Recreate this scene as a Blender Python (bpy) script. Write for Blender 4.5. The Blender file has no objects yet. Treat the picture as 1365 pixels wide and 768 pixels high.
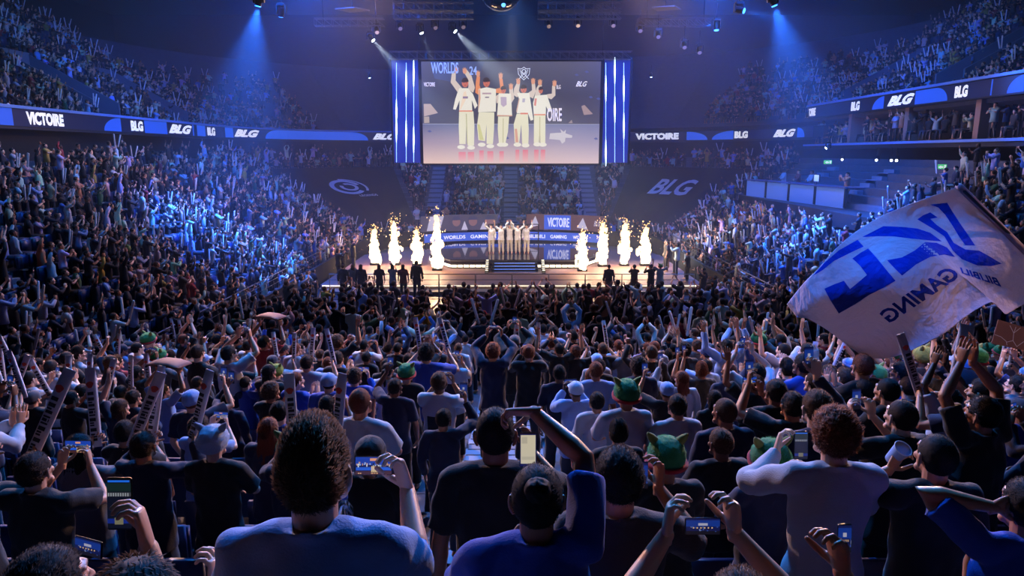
import bpy, bmesh, math, random
import numpy as np
from mathutils import Vector, Matrix, Quaternion, noise, geometry
from mathutils.bvhtree import BVHTree
SC = bpy.context.scene
COL = SC.collection
rnd = random.Random(7)
V = Vector
PI = math.pi
# ------------------------------------------------------------------ camera
F_PX, CXP, CYP = 910.0, 682.5, 384.0
PITCH = math.radians(11.13)
CT, ST = math.cos(PITCH), math.sin(PITCH)
def ray(px, py):
    a = (px - CXP) / F_PX
    b = (CYP - py) / F_PX
    return V((a, CT + b * ST, -ST + b * CT))
def at_y(px, py, y):
    r = ray(px, py)
    return r * (y / r.y)
def at_z(px, py, z):
    r = ray(px, py)
    return r * (z / r.z)
def at_x(px, py, x):
    r = ray(px, py)
    return r * (x / r.x)
def proj(p):
    c = p[1] * CT - p[2] * ST
    u = p[1] * ST + p[2] * CT
    if c < 0.05:
        return (-9999, -9999, c)
    return (CXP + F_PX * p[0] / c, CYP - F_PX * u / c, c)

# ------------------------------------------------------------------ scene bookkeeping
def tag(o, label=None, cat=None, group=None, kind=None):
    if label: o['label'] = label
    if cat: o['category'] = cat
    if group: o['group'] = group
    if kind: o['kind'] = kind
    return o
def empty(name, loc=(0, 0, 0), rz=0.0):
    o = bpy.data.objects.new(name, None)
    COL.objects.link(o)
    o.location = loc
    o.rotation_euler = (0, 0, rz)
    o.empty_display_size = 0.1
    return o
def link_mesh(name, me, parent=None, loc=None, mat=None, color=None):
    o = bpy.data.objects.new(name, me)
    COL.objects.link(o)
    if parent is not None: o.parent = parent
    if loc is not None: o.location = loc
    if mat is not None:
        me.materials.clear()
        me.materials.append(mat)
    if color is not None: o.color = (*color[:3], 1)
    return o
class MB:
    """collects shapes into ONE mesh"""
    def __init__(self):
        self.bm = bmesh.new()
    def box(self, lo, hi, bev=0.0):
        lo, hi = V(lo), V(hi)
        c = (lo + hi) / 2
        r = bmesh.ops.create_cube(self.bm, size=1.0, matrix=Matrix.Translation(c) @ Matrix.Diagonal((*(hi - lo), 1)))
        if bev > 0:
            es = list({e for v in r['verts'] for e in v.link_edges})
            bmesh.ops.bevel(self.bm, geom=es, offset=bev, segments=2, affect='EDGES')
        return self
    def obox(self, c, ax, ay, az, bev=0.0):
        """box with half-axis vectors"""
        ax, ay, az = V(ax), V(ay), V(az)
        m = Matrix((( *(2*ax), 0), (*(2*ay), 0), (*(2*az), 0), (0, 0, 0, 1))).transposed()
        m.translation = V(c)
        r = bmesh.ops.create_cube(self.bm, size=1.0, matrix=m)
        if bev > 0:
            es = list({e for v in r['verts'] for e in v.link_edges})
            bmesh.ops.bevel(self.bm, geom=es, offset=bev, segments=2, affect='EDGES')
        return self
    def rings(self, rs, n=14, caps=True, closed=False):
        """rs: (c, ax, ay) with ax, ay half axis vectors"""
        rows = []
        for c, ax, ay in rs:
            rows.append([self.bm.verts.new(c + ax * math.cos(2*PI*i/n) + ay * math.sin(2*PI*i/n)) for i in range(n)])
        m = len(rows)
        for j in range(m if closed else m - 1):
            a, b = rows[j], rows[(j + 1) % m]
            for i in range(n):
                k = (i + 1) % n
                self.bm.faces.new((a[i], a[k], b[k], b[i]))
        if caps and not closed:
            self.bm.faces.new(list(reversed(rows[0])))
            self.bm.faces.new(rows[-1])
        return self
    def tube(self, pts, rad, n=10, flat=1.0, ref=None, round_ends=True, closed=False):
        """tapered tube; flat = ry/rx; ref = direction of the wide axis"""
        pts = [V(p) for p in pts]
        if not hasattr(rad, '__len__'): rad = [rad] * len(pts)
        m = len(pts)
        tan = []
        for i in range(m):
            if closed: t = pts[(i + 1) % m] - pts[i - 1]
            else: t = pts[min(i + 1, m - 1)] - pts[max(i - 1, 0)]
            tan.append(t.normalized() if t.length > 1e-9 else V((0, 0, 1)))
        a = V(ref) if ref is not None else (V((1, 0, 0)) if abs(tan[0].x) < 0.9 else V((0, 1, 0)))
        rs = []
        for i in range(m):
            a = a - tan[i] * a.dot(tan[i])
            if a.length < 1e-6: a = tan[i].orthogonal()
            a.normalize()
            b = tan[i].cross(a)
            r = rad[i]
            if round_ends and not closed and i == 0:
                for q in (0.98, 0.7, 0.35):
                    s = math.sqrt(1 - q * q)
                    rs.append((pts[0] - tan[0] * r * q * min(1, flat * 1.2), a * r * s, b * r * s * flat))
            rs.append((pts[i], a * r, b * r * flat))
            if round_ends and not closed and i == m - 1:
                for q in (0.35, 0.7, 0.98):
                    s = math.sqrt(1 - q * q)
                    rs.append((pts[i] + tan[i] * r * q * min(1, flat * 1.2), a * r * s, b * r * s * flat))
        return self.rings(rs, n, True, closed)
    def ell(self, c, r, rot=None, sub=3):
        m = Matrix.Translation(V(c))
        if rot is not None: m = m @ rot.to_4x4()
        m = m @ Matrix.Diagonal((*(r if hasattr(r, '__len__') else (r, r, r)), 1))
        bmesh.ops.create_icosphere(self.bm, subdivisions=sub, radius=1.0, matrix=m)
        return self
    def cyl(self, p, q, r, n=16, r2=None):
        p, q = V(p), V(q)
        return self.tube([p, q], [r, r if r2 is None else r2], n, round_ends=False)
    def poly(self, pts):
        self.bm.faces.new([self.bm.verts.new(V(p)) for p in pts])
        return self
    def prism(self, pts, off):
        """closed polygon extruded by off"""
        a = [self.bm.verts.new(V(p)) for p in pts]
        b = [self.bm.verts.new(V(p) + V(off)) for p in pts]
        n = len(a)
        self.bm.faces.new(list(reversed(a)))
        self.bm.faces.new(b)
        for i in range(n):
            k = (i + 1) % n
            self.bm.faces.new((a[i], a[k], b[k], b[i]))
        return self
    def mesh(self, name, smooth=None):
        me = bpy.data.meshes.new(name)
        bmesh.ops.recalc_face_normals(self.bm, faces=self.bm.faces[:])
        self.bm.to_mesh(me)
        self.bm.free()
        if smooth is not None and len(me.polygons):
            me.shade_smooth()
            if smooth < 3: me.set_sharp_from_angle(angle=smooth)
        return me
    def build(self, name, mat, parent=None, smooth=None, loc=None, color=None):
        return link_mesh(name, self.mesh(name, smooth), parent, loc, mat, color)

def evaluated(me, mods):
    """mesh after modifiers"""
    o = bpy.data.objects.new('work', me)
    COL.objects.link(o)
    for kind, kw in mods:
        m = o.modifiers.new('m', kind)
        for k, v in kw.items(): setattr(m, k, v)
    dg = bpy.context.evaluated_depsgraph_get()
    dg.update()
    out = bpy.data.meshes.new_from_object(o.evaluated_get(dg))
    bpy.data.objects.remove(o)
    bpy.data.meshes.remove(me)
    return out
def fuse(mb, voxel, smooth=3, ratio=None, name='m'):
    mods = [('REMESH', dict(mode='VOXEL', voxel_size=voxel))]
    if smooth: mods.append(('SMOOTH', dict(iterations=smooth, factor=0.5)))
    if ratio: mods.append(('DECIMATE', dict(ratio=ratio)))
    return evaluated(mb.mesh(name), mods)
def arrays(me):
    nv = len(me.vertices)
    co = np.empty(nv * 3, np.float32)
    me.vertices.foreach_get('co', co)
    me.calc_loop_triangles()
    tr = np.empty(len(me.loop_triangles) * 3, np.int32)
    me.loop_triangles.foreach_get('vertices', tr)
    return co.reshape(-1, 3), tr.reshape(-1, 3)
def from_arrays(name, co, tri, vcol=None, smooth=True):
    me = bpy.data.meshes.new(name)
    me.vertices.add(len(co))
    me.vertices.foreach_set('co', np.ascontiguousarray(co, np.float32).ravel())
    nt = len(tri)
    me.loops.add(nt * 3)
    me.polygons.add(nt)
    me.polygons.foreach_set('loop_start', np.arange(0, nt * 3, 3, dtype=np.int32))
    me.loops.foreach_set('vertex_index', np.ascontiguousarray(tri, np.int32).ravel())
    me.update(calc_edges=True)
    if vcol is not None:
        at = me.color_attributes.new('tint', 'FLOAT_COLOR', 'POINT')
        c4 = np.ones((len(co), 4), np.float32)
        c4[:, :3] = vcol
        at.data.foreach_set('color', c4.ravel())
    if smooth: me.shade_smooth()
    return me
def displace(me, fn):
    co, _ = arrays(me)
    no = np.empty(len(co) * 3, np.float32)
    me.vertices.foreach_get('normal', no)
    no = no.reshape(-1, 3)
    for i in range(len(co)):
        co[i] += no[i] * fn(V(co[i]))
    me.vertices.foreach_set('co', co.ravel())
    me.update()

# ------------------------------------------------------------------ materials
MATS = {}
def mat(name, color=(.5, .5, .5), rough=.6, metal=0., emit=None, strength=1., spec=None, objcol=False, tint=None, noise_amt=0., noise_scale=8., sheen=0., bump=0., bump_scale=40., trans=0., alpha=None, coat=0.):
    if name in MATS: return MATS[name]
    m = bpy.data.materials.new(name)
    m.use_nodes = True
    nt = m.node_tree
    N, L = nt.nodes, nt.links
    b = N['Principled BSDF']
    b.inputs['Roughness'].default_value = rough
    b.inputs['Metallic'].default_value = metal
    if spec is not None: b.inputs['Specular IOR Level'].default_value = spec
    if sheen: b.inputs['Sheen Weight'].default_value = sheen
    if coat: b.inputs['Coat Weight'].default_value = coat
    if trans: b.inputs['Transmission Weight'].default_value = trans
    if alpha is not None: b.inputs['Alpha'].default_value = alpha
    src = None
    if objcol:
        src = N.new('ShaderNodeObjectInfo').outputs['Color']
    elif tint == 'only':
        a = N.new('ShaderNodeAttribute'); a.attribute_name = 'tint'
        src = a.outputs['Color']
    if objcol and tint:
        a = N.new('ShaderNodeAttribute'); a.attribute_name = 'tint'
        x = N.new('ShaderNodeMix'); x.data_type = 'RGBA'; x.blend_type = 'MULTIPLY'; x.inputs[0].default_value = 1
        L.new(src, x.inputs[6]); L.new(a.outputs['Color'], x.inputs[7]); src = x.outputs[2]
    tc = None
    if noise_amt or bump:
        tc = N.new('ShaderNodeTexCoord')
    if noise_amt:
        nz = N.new('ShaderNodeTexNoise'); nz.inputs['Scale'].default_value = noise_scale; nz.inputs['Detail'].default_value = 4
        L.new(tc.outputs['Object'], nz.inputs['Vector'])
        mr = N.new('ShaderNodeMapRange'); mr.inputs['To Min'].default_value = 1 - noise_amt; mr.inputs['To Max'].default_value = 1 + noise_amt
        L.new(nz.outputs['Fac'], mr.inputs['Value'])
        x = N.new('ShaderNodeMix'); x.data_type = 'RGBA'; x.blend_type = 'MULTIPLY'; x.inputs[0].default_value = 1
        if src is not None: L.new(src, x.inputs[6])
        else: x.inputs[6].default_value = (*color, 1)
        L.new(mr.outputs['Result'], x.inputs[7]); src = x.outputs[2]
    if src is not None: L.new(src, b.inputs['Base Color'])
    else: b.inputs['Base Color'].default_value = (*color, 1)
    if bump:
        nb = N.new('ShaderNodeTexNoise'); nb.inputs['Scale'].default_value = bump_scale; nb.inputs['Detail'].default_value = 3
        L.new(tc.outputs['Object'], nb.inputs['Vector'])
        bp = N.new('ShaderNodeBump'); bp.inputs['Strength'].default_value = bump; bp.inputs['Distance'].default_value = .01
        L.new(nb.outputs['Fac'], bp.inputs['Height']); L.new(bp.outputs['Normal'], b.inputs['Normal'])
    if emit is not None:
        b.inputs['Emission Color'].default_value = (*emit, 1)
        b.inputs['Emission Strength'].default_value = strength
    MATS[name] = m
    return m
def emit_tint(name, strength=1.0):
    """a screen whose picture is the mesh's own face colours"""
    if name in MATS: return MATS[name]
    m = bpy.data.materials.new(name); m.use_nodes = True
    N, L = m.node_tree.nodes, m.node_tree.links
    b = N['Principled BSDF']
    b.inputs['Base Color'].default_value = (.01, .01, .012, 1)
    b.inputs['Roughness'].default_value = .3
    a = N.new('ShaderNodeAttribute'); a.attribute_name = 'tint'
    L.new(a.outputs['Color'], b.inputs['Emission Color'])
    b.inputs['Emission Strength'].default_value = strength
    MATS[name] = m
    return m
def srgb(r, g, b):
    f = lambda c: (c / 12.92 if c <= .04045 else ((c + .055) / 1.055) ** 2.4)
    return (f(r / 255), f(g / 255), f(b / 255))

# ------------------------------------------------------------------ text as mesh (built-in font)
_tm = {}
def text_mesh(s, depth=0.0, shear=0.0, bold=0.0):
    """text outlines in a unit box: x 0..1, y 0..1 (stretched), z = 0"""
    key = (s, depth, shear, bold)
    if key in _tm: return _tm[key].copy()
    cu = bpy.data.curves.new('letters', 'FONT')
    cu.body = s
    cu.size = 1
    cu.shear = shear
    cu.extrude = depth
    cu.offset = bold
    cu.resolution_u = 3
    o = bpy.data.objects.new('letters', cu)
    COL.objects.link(o)
    dg = bpy.context.evaluated_depsgraph_get(); dg.update()
    me = bpy.data.meshes.new_from_object(o.evaluated_get(dg))
    bpy.data.objects.remove(o); bpy.data.curves.remove(cu)
    co, _ = arrays(me)
    lo, hi = co.min(0), co.max(0)
    co[:, 0] = (co[:, 0] - lo[0]) / (hi[0] - lo[0])
    co[:, 1] = (co[:, 1] - lo[1]) / (hi[1] - lo[1])
    me.vertices.foreach_set('co', co.ravel()); me.update()
    _tm[key] = me
    return me.copy()
def lettering(name, s, origin, ux, uy, mt, parent=None, shear=0.0, bold=0.02, off=0.0):
    """text stretched over the parallelogram origin + a*ux + b*uy"""
    me = text_mesh(s, 0.0, shear, bold)
    co, _ = arrays(me)
    o3, ux, uy = np.array(origin), np.array(ux), np.array(uy)
    n = np.cross(ux, uy); n = n / np.linalg.norm(n)
    out = o3 + co[:, :1] * ux + co[:, 1:2] * uy + n * off
    me.vertices.foreach_set('co', out.astype(np.float32).ravel()); me.update()
    return link_mesh(name, me, parent, None, mt)
# ------------------------------------------------------------------ people: one continuous body surface fused from tapered limbs
SHO, HEADC = V((.178, -.005, 1.43)), V((0, .012, 1.625))
UP, FO = .285, .255
def ik(s, w, pole):
    d = w - s
    L = min(d.length, (UP + FO) * .995)
    d.normalize()
    w = s + d * L
    a = (UP * UP - FO * FO + L * L) / (2 * L)
    h = math.sqrt(max(UP * UP - a * a, 0))
    p = pole - d * pole.dot(d)
    p.normalize()
    return s + d * a + p * h, w
def arm_joints(side, wrist, pole):
    s = V((SHO.x * side, SHO.y, SHO.z))
    w = V((wrist[0], wrist[1], wrist[2]))
    lift = max(0, min(1, (w.z - 1.35) / .5))
    s += V((-.022 * side, .0, .055)) * lift
    e, w = ik(s, w, V(pole))
    return s, e, w
def add_arm(mb, j, k=1.0, sleeve=None):
    s, e, w = j
    if sleeve is None:
        mb.tube([s, s.lerp(e, .35), s.lerp(e, .8), e, e.lerp(w, .25), e.lerp(w, .7), w],
                [.050 * k, .047 * k, .040 * k, .037 * k, .040 * k, .031 * k, .025 * k], 12)
    elif sleeve == 'short':
        mb.tube([s, s.lerp(e, .3), s.lerp(e, .62), s.lerp(e, .78)], [.066, .070, .070, .072], 14, round_ends=False)
        mb.ell(s, .068, sub=2)
    elif sleeve == 'long':
        mb.tube([s, s.lerp(e, .4), s.lerp(e, .85), e, e.lerp(w, .3), e.lerp(w, .75), e.lerp(w, .95)],
                [.068, .066, .060, .058, .058, .048, .042], 14, round_ends=False)
        mb.ell(s, .068, sub=2)
        mb.ell(e, .058, sub=2)
def hand_geo(w, f, n, side, curl, spread=.16, thumb=.7):
    """palm, four unequal fingers, thumb; f along the hand, n out of the palm"""
    mb = MB()
    f = V(f).normalized()
    n = V(n); n = (n - f * n.dot(f)).normalized()
    s = f.cross(n) * side
    mb.rings([(w - f * .03, s * .024, n * .020), (w, s * .027, n * .019), (w + f * .03, s * .036, n * .017), (w + f * .07, s * .041, n * .015), (w + f * .096, s * .040, n * .012), (w + f * .102, s * .034, n * .008)], 14)
    for i, (off, ln, r) in enumerate(((-.031, .068, .0082), (-.0105, .077, .0086), (.0105, .071, .0083), (.030, .056, .0073))):
        p = w + f * (.094 - abs(i - 1.2) * .004) + s * off
        d = (f + s * (off / .031) * spread).normalized()
        ax = d.cross(n).normalized()
        pts = [p - d * .012, p]
        ang = 0
        for q, c in ((.46, .75), (.30, 1.1), (.24, .8)):
            ang += curl * c * (1 + .08 * i)
            dd = d * math.cos(ang) + n * math.sin(ang)
            p = p + dd * ln * q
            pts.append(p)
        mb.tube(pts, [r * 1.05, r * 1.08, r, r * .93, r * .78], 8)
    p = w + f * .022 - s * .026
    d = (f * .55 - s * .8 + n * .35).normalized()
    d2 = (f * (.8 + .1 * thumb) - s * (.55 - .6 * thumb) + n * (.25 + .5 * curl)).normalized()
    mb.tube([p, p + d * .04, p + d * .04 + d2 * .034, p + d * .04 + d2 * .056], [.0145, .0118, .0100, .0078], 8)
    return mb
def head_geo(c, rot):
    mb = MB()
    T = lambda x, y, z: c + rot @ V((x, y, z))
    mb.ell(T(0, -.012, .022), (.0765, .096, .098), rot)
    mb.ell(T(0, .028, -.05), (.058, .064, .07), rot)
    mb.ell(T(0, .03, -.005), (.066, .062, .06), rot)
    mb.tube([T(-.048, .042, -.075), T(-.022, .078, -.098), T(.022, .078, -.098), T(.048, .042, -.075)], [.02, .02, .02, .02], 8)
    mb.tube([T(0, .088, .022), T(0, .100, -.005), T(0, .112, -.028)], [.008, .010, .0135], 8)
    mb.ell(T(-.011, .098, -.031), (.009, .011, .008), rot, 2); mb.ell(T(.011, .098, -.031), (.009, .011, .008), rot, 2)
    mb.tube([T(-.05, .066, .034), T(-.026, .086, .037), T(0, .088, .034), T(.026, .086, .037), T(.05, .066, .034)], [.008, .010, .008, .010, .008], 8)
    mb.tube([T(-.022, .083, -.064), T(0, .091, -.061), T(.022, .083, -.064)], [.004, .0075, .004], 8)
    mb.tube([T(-.02, .083, -.072), T(0, .090, -.072), T(.02, .083, -.072)], [.004, .0078, .004], 8)
    for s in (-1, 1):
        mb.ell(T(s * .031, .0765, .012), (.0135, .0125, .011), rot, 2)
        mb.ell(T(s * .045, .062, -.022), (.022, .022, .02), rot, 2)
        er = rot @ Matrix.Rotation(s * .35, 3, 'Z')
        mb.tube([T(s * .076, -.004, -.042), T(s * .084, -.012, -.02), T(s * .088, -.016, .004), T(s * .085, -.012, .022), T(s * .078, .002, .024), T(s * .076, .006, .008)], [.007, .0085, .0075, .008, .007, .006], 6)
        mb.ell(T(s * .079, -.006, -.01), (.006, .016, .028), er, 2)
    mb.tube([T(0, -.016, -.03), T(0, -.028, -.12), T(0, -.034, -.20), T(0, -.036, -.25)], [.056, .0545, .060, .075], 16)
    return mb
def tint_head(co, c, rot):
    inv = rot.inverted()
    out = np.ones((len(co), 3), np.float32)
    for i, p in enumerate(co):
        q = inv @ (V(p) - c)
        if q.y > .075 and abs(q.x) < .026 and -.08 < q.z < -.054: out[i] = (.85, .55, .55)
        for s in (-1, 1):
            e = V((q.x - s * .031, q.z - .012))
            if q.y > .078 and abs(e.x) < .0115 and abs(e.y) < .006:
                out[i] = (.06, .05, .05) if abs(e.x) < .0055 else (1.5, 1.6, 1.7)
            if q.y > .07 and abs(q.x - s * .031) < .02 and .030 < q.z < .041: out[i] = (.22, .2, .2)
    return out
def concat(parts):
    cos, tris, cols, n = [], [], [], 0
    for co, tr, cl in parts:
        cos.append(co); tris.append(tr + n); n += len(co)
        cols.append(np.ones((len(co), 3), np.float32) if cl is None else cl)
    return np.concatenate(cos), np.concatenate(tris), np.concatenate(cols)
LEGS = {
 'stand': {1: ((.088, 0, .92), (.098, .02, .50), (.105, -.01, .09)), -1: ((-.088, 0, .92), (-.105, .02, .50), (-.125, .0, .09))},
 'sit': {1: ((.088, 0, .90), (.11, .42, .90), (.115, .44, .50)), -1: ((-.088, 0, .90), (-.11, .42, .90), (-.12, .44, .50))},
 'step':  {1: ((.088, 0, .92), (.105, .10, .52), (.12, .10, .09)), -1: ((-.088, 0, .92), (-.10, .02, .50), (-.11, -.09, .09))},
}
def add_legs(mb, k, legs, grow=0.0, feet=True):
    for s, (h, kn, an) in LEGS[legs].items():
        h, kn, an = V(h), V(kn), V(an)
        mb.tube([h, h.lerp(kn, .4), kn, kn.lerp(an, .3), an], [.078 + grow * .4, .072 + grow, .054 + grow, .052 + grow, .036 + grow * 1.3], 12, round_ends=not grow)
        if feet:
            mb.tube([an + V((0, -.05, -.045)), an + V((0, .02, -.05)), an + V((0, .12, -.062)), an + V((0, .165, -.068))], [.038, .042, .038, .026], 10, flat=.7, ref=(1, 0, 0))
def add_torso(mb, grow=0.0, slim=1.0, hem=.80):
    g = grow
    X, Y = V((1, 0, 0)), V((0, 1, 0))
    if not g:
        zs = ((.82, .13, .10, 0), (.90, .160, .112, 0), (1.0, .142, .10, 0), (1.08, .132, .092, .0), (1.2, .146, .104, .0), (1.32, .160, .110, .0), (1.41, .140, .088, -.005), (1.47, .085, .065, -.012), (1.51, .055, .055, -.016))
    else:
        zs = ((hem, .198, .150, 0), (hem + .04, .200, .152, 0), (.98, .182, .136, 0), (1.08, .168, .124, .0), (1.2, .175, .13, .0), (1.32, .184, .134, .0), (1.40, .168, .114, -.004), (1.455, .118, .088, -.012), (1.495, .072, .072, -.016), (1.505, .062, .064, -.016))
    mb.rings([(V((0, y, z)), X * rx * slim, Y * ry) for z, rx, ry, y in zs], 22)
    return mb
POSES = {
 # wrists (L, R), poles (L, R), hand forward, palm normal, curl
 'idle':    dict(w=((-.26, .03, .90), (.26, .05, .91)), p=((-.4, -.6, 0), (.4, -.6, 0)), hf=((.05, .1, -1), (-.05, .1, -1)), hn=((1, 0, 0), (-1, 0, 0)), curl=.45),
 'fold':    dict(w=((-.05, .27, 1.12), (.05, .30, 1.15)), p=((-1, -.2, -.6), (1, -.2, -.6)), hf=((1, .2, .1), (-1, .2, .1)), hn=((0, -.6, 0), (0, -1, 0)), curl=.4),
 'clap':    dict(w=((-.045, .34, 1.36), (.055, .33, 1.35)), p=((-.8, -.1, -.8), (.8, -.1, -.8)), hf=((.12, .3, .95), (-.12, .3, .95)), hn=((1, 0, 0), (-1, 0, 0)), curl=.12),
 'vee':     dict(w=((-.36, .10, 1.87), (.38, .08, 1.89)), p=((-1, -.2, -.2), (1, -.2, -.2)), hf=((-.25, .05, 1), (.25, .05, 1)), hn=((.2, 1, 0), (-.2, 1, 0)), curl=.12),
 'overclap': dict(w=((-.05, .16, 1.93), (.06, .15, 1.93)), p=((-1, .1, 0), (1, .1, 0)), hf=((.12, 0, 1), (-.12, 0, 1)), hn=((1, 0, 0), (-1, 0, 0)), curl=.12),
 'phone':   dict(w=((-.088, .36, 1.50), (.095, .36, 1.50)), p=((-.7, 0, -1), (.7, 0, -1)), hf=((.12, .15, 1), (-.12, .15, 1)), hn=((.9, -.35, 0), (-.9, -.35, 0)), curl=.62),
 'hiphone': dict(w=((-.10, .28, 1.80), (.11, .28, 1.80)), p=((-1, .2, -.3), (1, .2, -.3)), hf=((.15, .1, 1), (-.15, .1, 1)), hn=((.9, -.35, 0), (-.9, -.35, 0)), curl=.62),
 'onephone': dict(w=((-.24, .10, .93), (.20, .32, 1.72)), p=((-.4, -.6, 0), (.8, 0, -.8)), hf=((.05, .2, -1), (-.05, .1, 1)), hn=((1, 0, 0), (-.9, -.35, 0)), curl=.65),
 'oneup':   dict(w=((-.24, .08, .92), (.30, .12, 1.90)), p=((-.4, -.6, 0), (1, -.1, -.1)), hf=((.05, .2, -1), (.1, .1, 1)), hn=((1, 0, 0), (-.2, 1, 0)), curl=.15),
 'fist':    dict(w=((-.05, .30, 1.20), (.26, .16, 1.88)), p=((-.8, -.1, -.8), (1, -.1, -.1)), hf=((.7, .4, .4), (.05, .1, 1)), hn=((0, -1, 0), (-.4, 1, 0)), curl=1.35),
 'sticks':  dict(w=((-.20, .34, 1.52), (.21, .33, 1.54)), p=((-.8, -.1, -.8), (.8, -.1, -.8)), hf=((.35, .6, .45), (-.35, .6, .45)), hn=((1, -.3, 0), (-1, -.3, 0)), curl=1.25),
 'carry':   dict(w=((-.20, .16, 1.88), (.22, .16, 1.88)), p=((-1, -.1, 0), (1, -.1, 0)), hf=((-.05, .05, 1), (.05, .05, 1)), hn=((.9, .2, 0), (-.9, .2, 0)), curl=.8),
}
def make_person_meshes(name, pose, sleeve='short', yaw=0.0, tilt=.10, legs='stand', vox=.009, ratio=.35, slim=1.0):
    """returns dict(body, shirt, trousers, joints, rot)"""
    P = POSES[pose] if isinstance(pose, str) else pose
    J = {s: arm_joints(s, P['w'][i], P['p'][i]) for i, s in ((0, -1), (1, 1))}
    rot = Matrix.Rotation(yaw, 3, 'Z') @ Matrix.Rotation(tilt, 3, 'X')
    mb = MB()
    add_torso(mb)
    add_legs(mb, 1, legs)
    for s in (-1, 1):
        add_arm(mb, J[s])
        mb.tube([V((s * .03, -.022, 1.485)), J[s][0] - V((0, 0, .012))], [.036, .036], 10)
    T = lambda x, y, z: HEADC + rot @ V((x, y, z))
    mb.tube([V((0, -.02, 1.44)), T(0, -.03, -.13), T(0, -.02, -.06)], [.06, .052, .05], 14)
    body = fuse(mb, vox, 4, ratio)
    co, tr = arrays(body)
    parts = [(co, tr, None)]
    hd = fuse(head_geo(HEADC, rot), .0042, 2, .45)
    co, tr = arrays(hd)
    parts.append((co, tr, tint_head(co, HEADC, rot)))
    for i, s in ((0, -1), (1, 1)):
        hm = fuse(hand_geo(J[s][2], P['hf'][i], P['hn'][i], s, P['curl'] if not hasattr(P['curl'], '__len__') else P['curl'][i]), .0034, 1, .4)
        co, tr = arrays(hm)
        parts.append((co, tr, None))
    co, tr, cl = concat(parts)
    out = dict(body=from_arrays(name + '_body', co, tr, cl), J=J, rot=rot, pose=pose)
    mb = MB()
    add_torso(mb, 1, slim)
    for s in (-1, 1):
        add_arm(mb, J[s], sleeve=sleeve)
        mb.tube([V((s * .045, -.02, 1.475)), J[s][0] + V((0, 0, .004))], [.055, .062], 12)
    mb.tube([V((.066 * math.cos(a), -.018 + .068 * math.sin(a), 1.502 - .018 * math.sin(a))) for a in [2*PI*i/18 for i in range(18)]], .011, 8, closed=True)
    if sleeve == 'hood':
        pass
    sh = fuse(mb, .011, 3, None)
    sd = rnd.random() * 50
    def fold(p):
        q = V((p.x * 5 + sd, p.y * 5, p.z * 9 + p.x * 6))
        r = V((p.x * 14 + sd, p.y * 14, p.z * 7 - p.x * 9))
        return .016 * noise.noise(q) + .009 * noise.noise(r)
    displace(sh, fold)
    out['shirt'] = evaluated(sh, [('DECIMATE', dict(ratio=.4))])
    out['shirt'].shade_smooth()
    mb = MB()
    mb.rings([(V((0, 0, z)), V((rx, 0, 0)), V((0, ry, 0))) for z, rx, ry in ((.80, .14, .11), (.88, .158, .114), (.98, .146, .102), (1.0, .142, .10))], 18)
    add_legs(mb, 1, legs, .022, False)
    tr_ = fuse(mb, .014, 3, .5)
    displace(tr_, lambda p: .010 * noise.noise(V((p.x * 9, p.y * 9, p.z * 13))))
    tr_.shade_smooth()
    out['trousers'] = tr_
    return out
# ------------------------------------------------------------------ hair and hats, in head coordinates (placed with the head's turn)
def hair_shell(r, c, keep, bump, amp, sub=5, fuzz=0, flen=.02, seed=1, comb=(0, .6, .6), lift=None):
    """a shell over the skull; keep(p) false -> tucked under the skin"""
    bm = bmesh.new()
    bmesh.ops.create_icosphere(bm, subdivisions=sub, radius=1)
    rr = random.Random(seed)
    sk = V((.070, .088, .090))
    for v in bm.verts:
        u = v.co.copy()
        p = V((u.x * r[0] + c[0], u.y * r[1] + c[1], u.z * r[2] + c[2]))
        if keep(p):
            n = noise.noise(V((p.x * bump[0] + seed, p.y * bump[1], p.z * bump[2])))
            n2 = noise.noise(V((p.x * bump[0] * 2.3, p.y * bump[1] * 2.3 + seed, p.z * bump[2] * 2.3)))
            k = 1 + amp * (n + .5 * n2)
            p = V((p.x * k, p.y * k, p.z * k))
            if lift: p = lift(p)
        else:
            p = V((u.x * sk.x, u.y * sk.y - .012, u.z * sk.z + .02))
        v.co = p
    if fuzz:
        bm.normal_update()
        fs = [f for f in bm.faces if keep(f.calc_center_median())]
        items = []
        for _ in range(fuzz):
            f = rr.choice(fs)
            p = f.calc_center_median(); n = f.normal
            items.append((p.copy(), n.copy()))
        for p, n in items:
            t = (V(comb) + V((rr.uniform(-.5, .5), rr.uniform(-.5, .5), rr.uniform(-.5, .5))))
            t = t - n * t.dot(n)
            d = (n * rr.uniform(.25, .9) + t).normalized()
            s = d.cross(n)
            if s.length < 1e-4: continue
            s = s.normalized() * .0009
            L = flen * rr.uniform(.5, 1.2)
            a = [bm.verts.new(p - s - n * .003), bm.verts.new(p + s - n * .003), bm.verts.new(p + d * L * .55 + s * .7), bm.verts.new(p + d * L + n * L * -.15)]
            for q in ((a[0], a[1], a[2]), (a[0], a[2], a[3])): bm.faces.new(q).material_index = 1
    me = bpy.data.meshes.new('hair')
    bm.to_mesh(me); bm.free()
    me.shade_smooth()
    return me
def k_short(p):
    if p.z < -.055: return False
    if p.y > .05 and p.z < .058: return False
    if p.y > .012 and p.z < .012 - .2 * (p.y - .012): return False
    if p.y > -.035 and p.z < -.005 and abs(p.x) > .05: return False
    return True
def k_fade(p):
    return k_short(p) and p.z > -.02
def k_full(p):
    if p.y > .045 and p.z < .05: return False
    if p.y > .015 and p.z < .0: return False
    return p.z > -.085
def join_meshes(*ms):
    bm = bmesh.new()
    for m in ms:
        bm.from_mesh(m)
    me = bpy.data.meshes.new('hair')
    bm.to_mesh(me); bm.free()
    me.shade_smooth()
    return me
HAIR = {}
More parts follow.
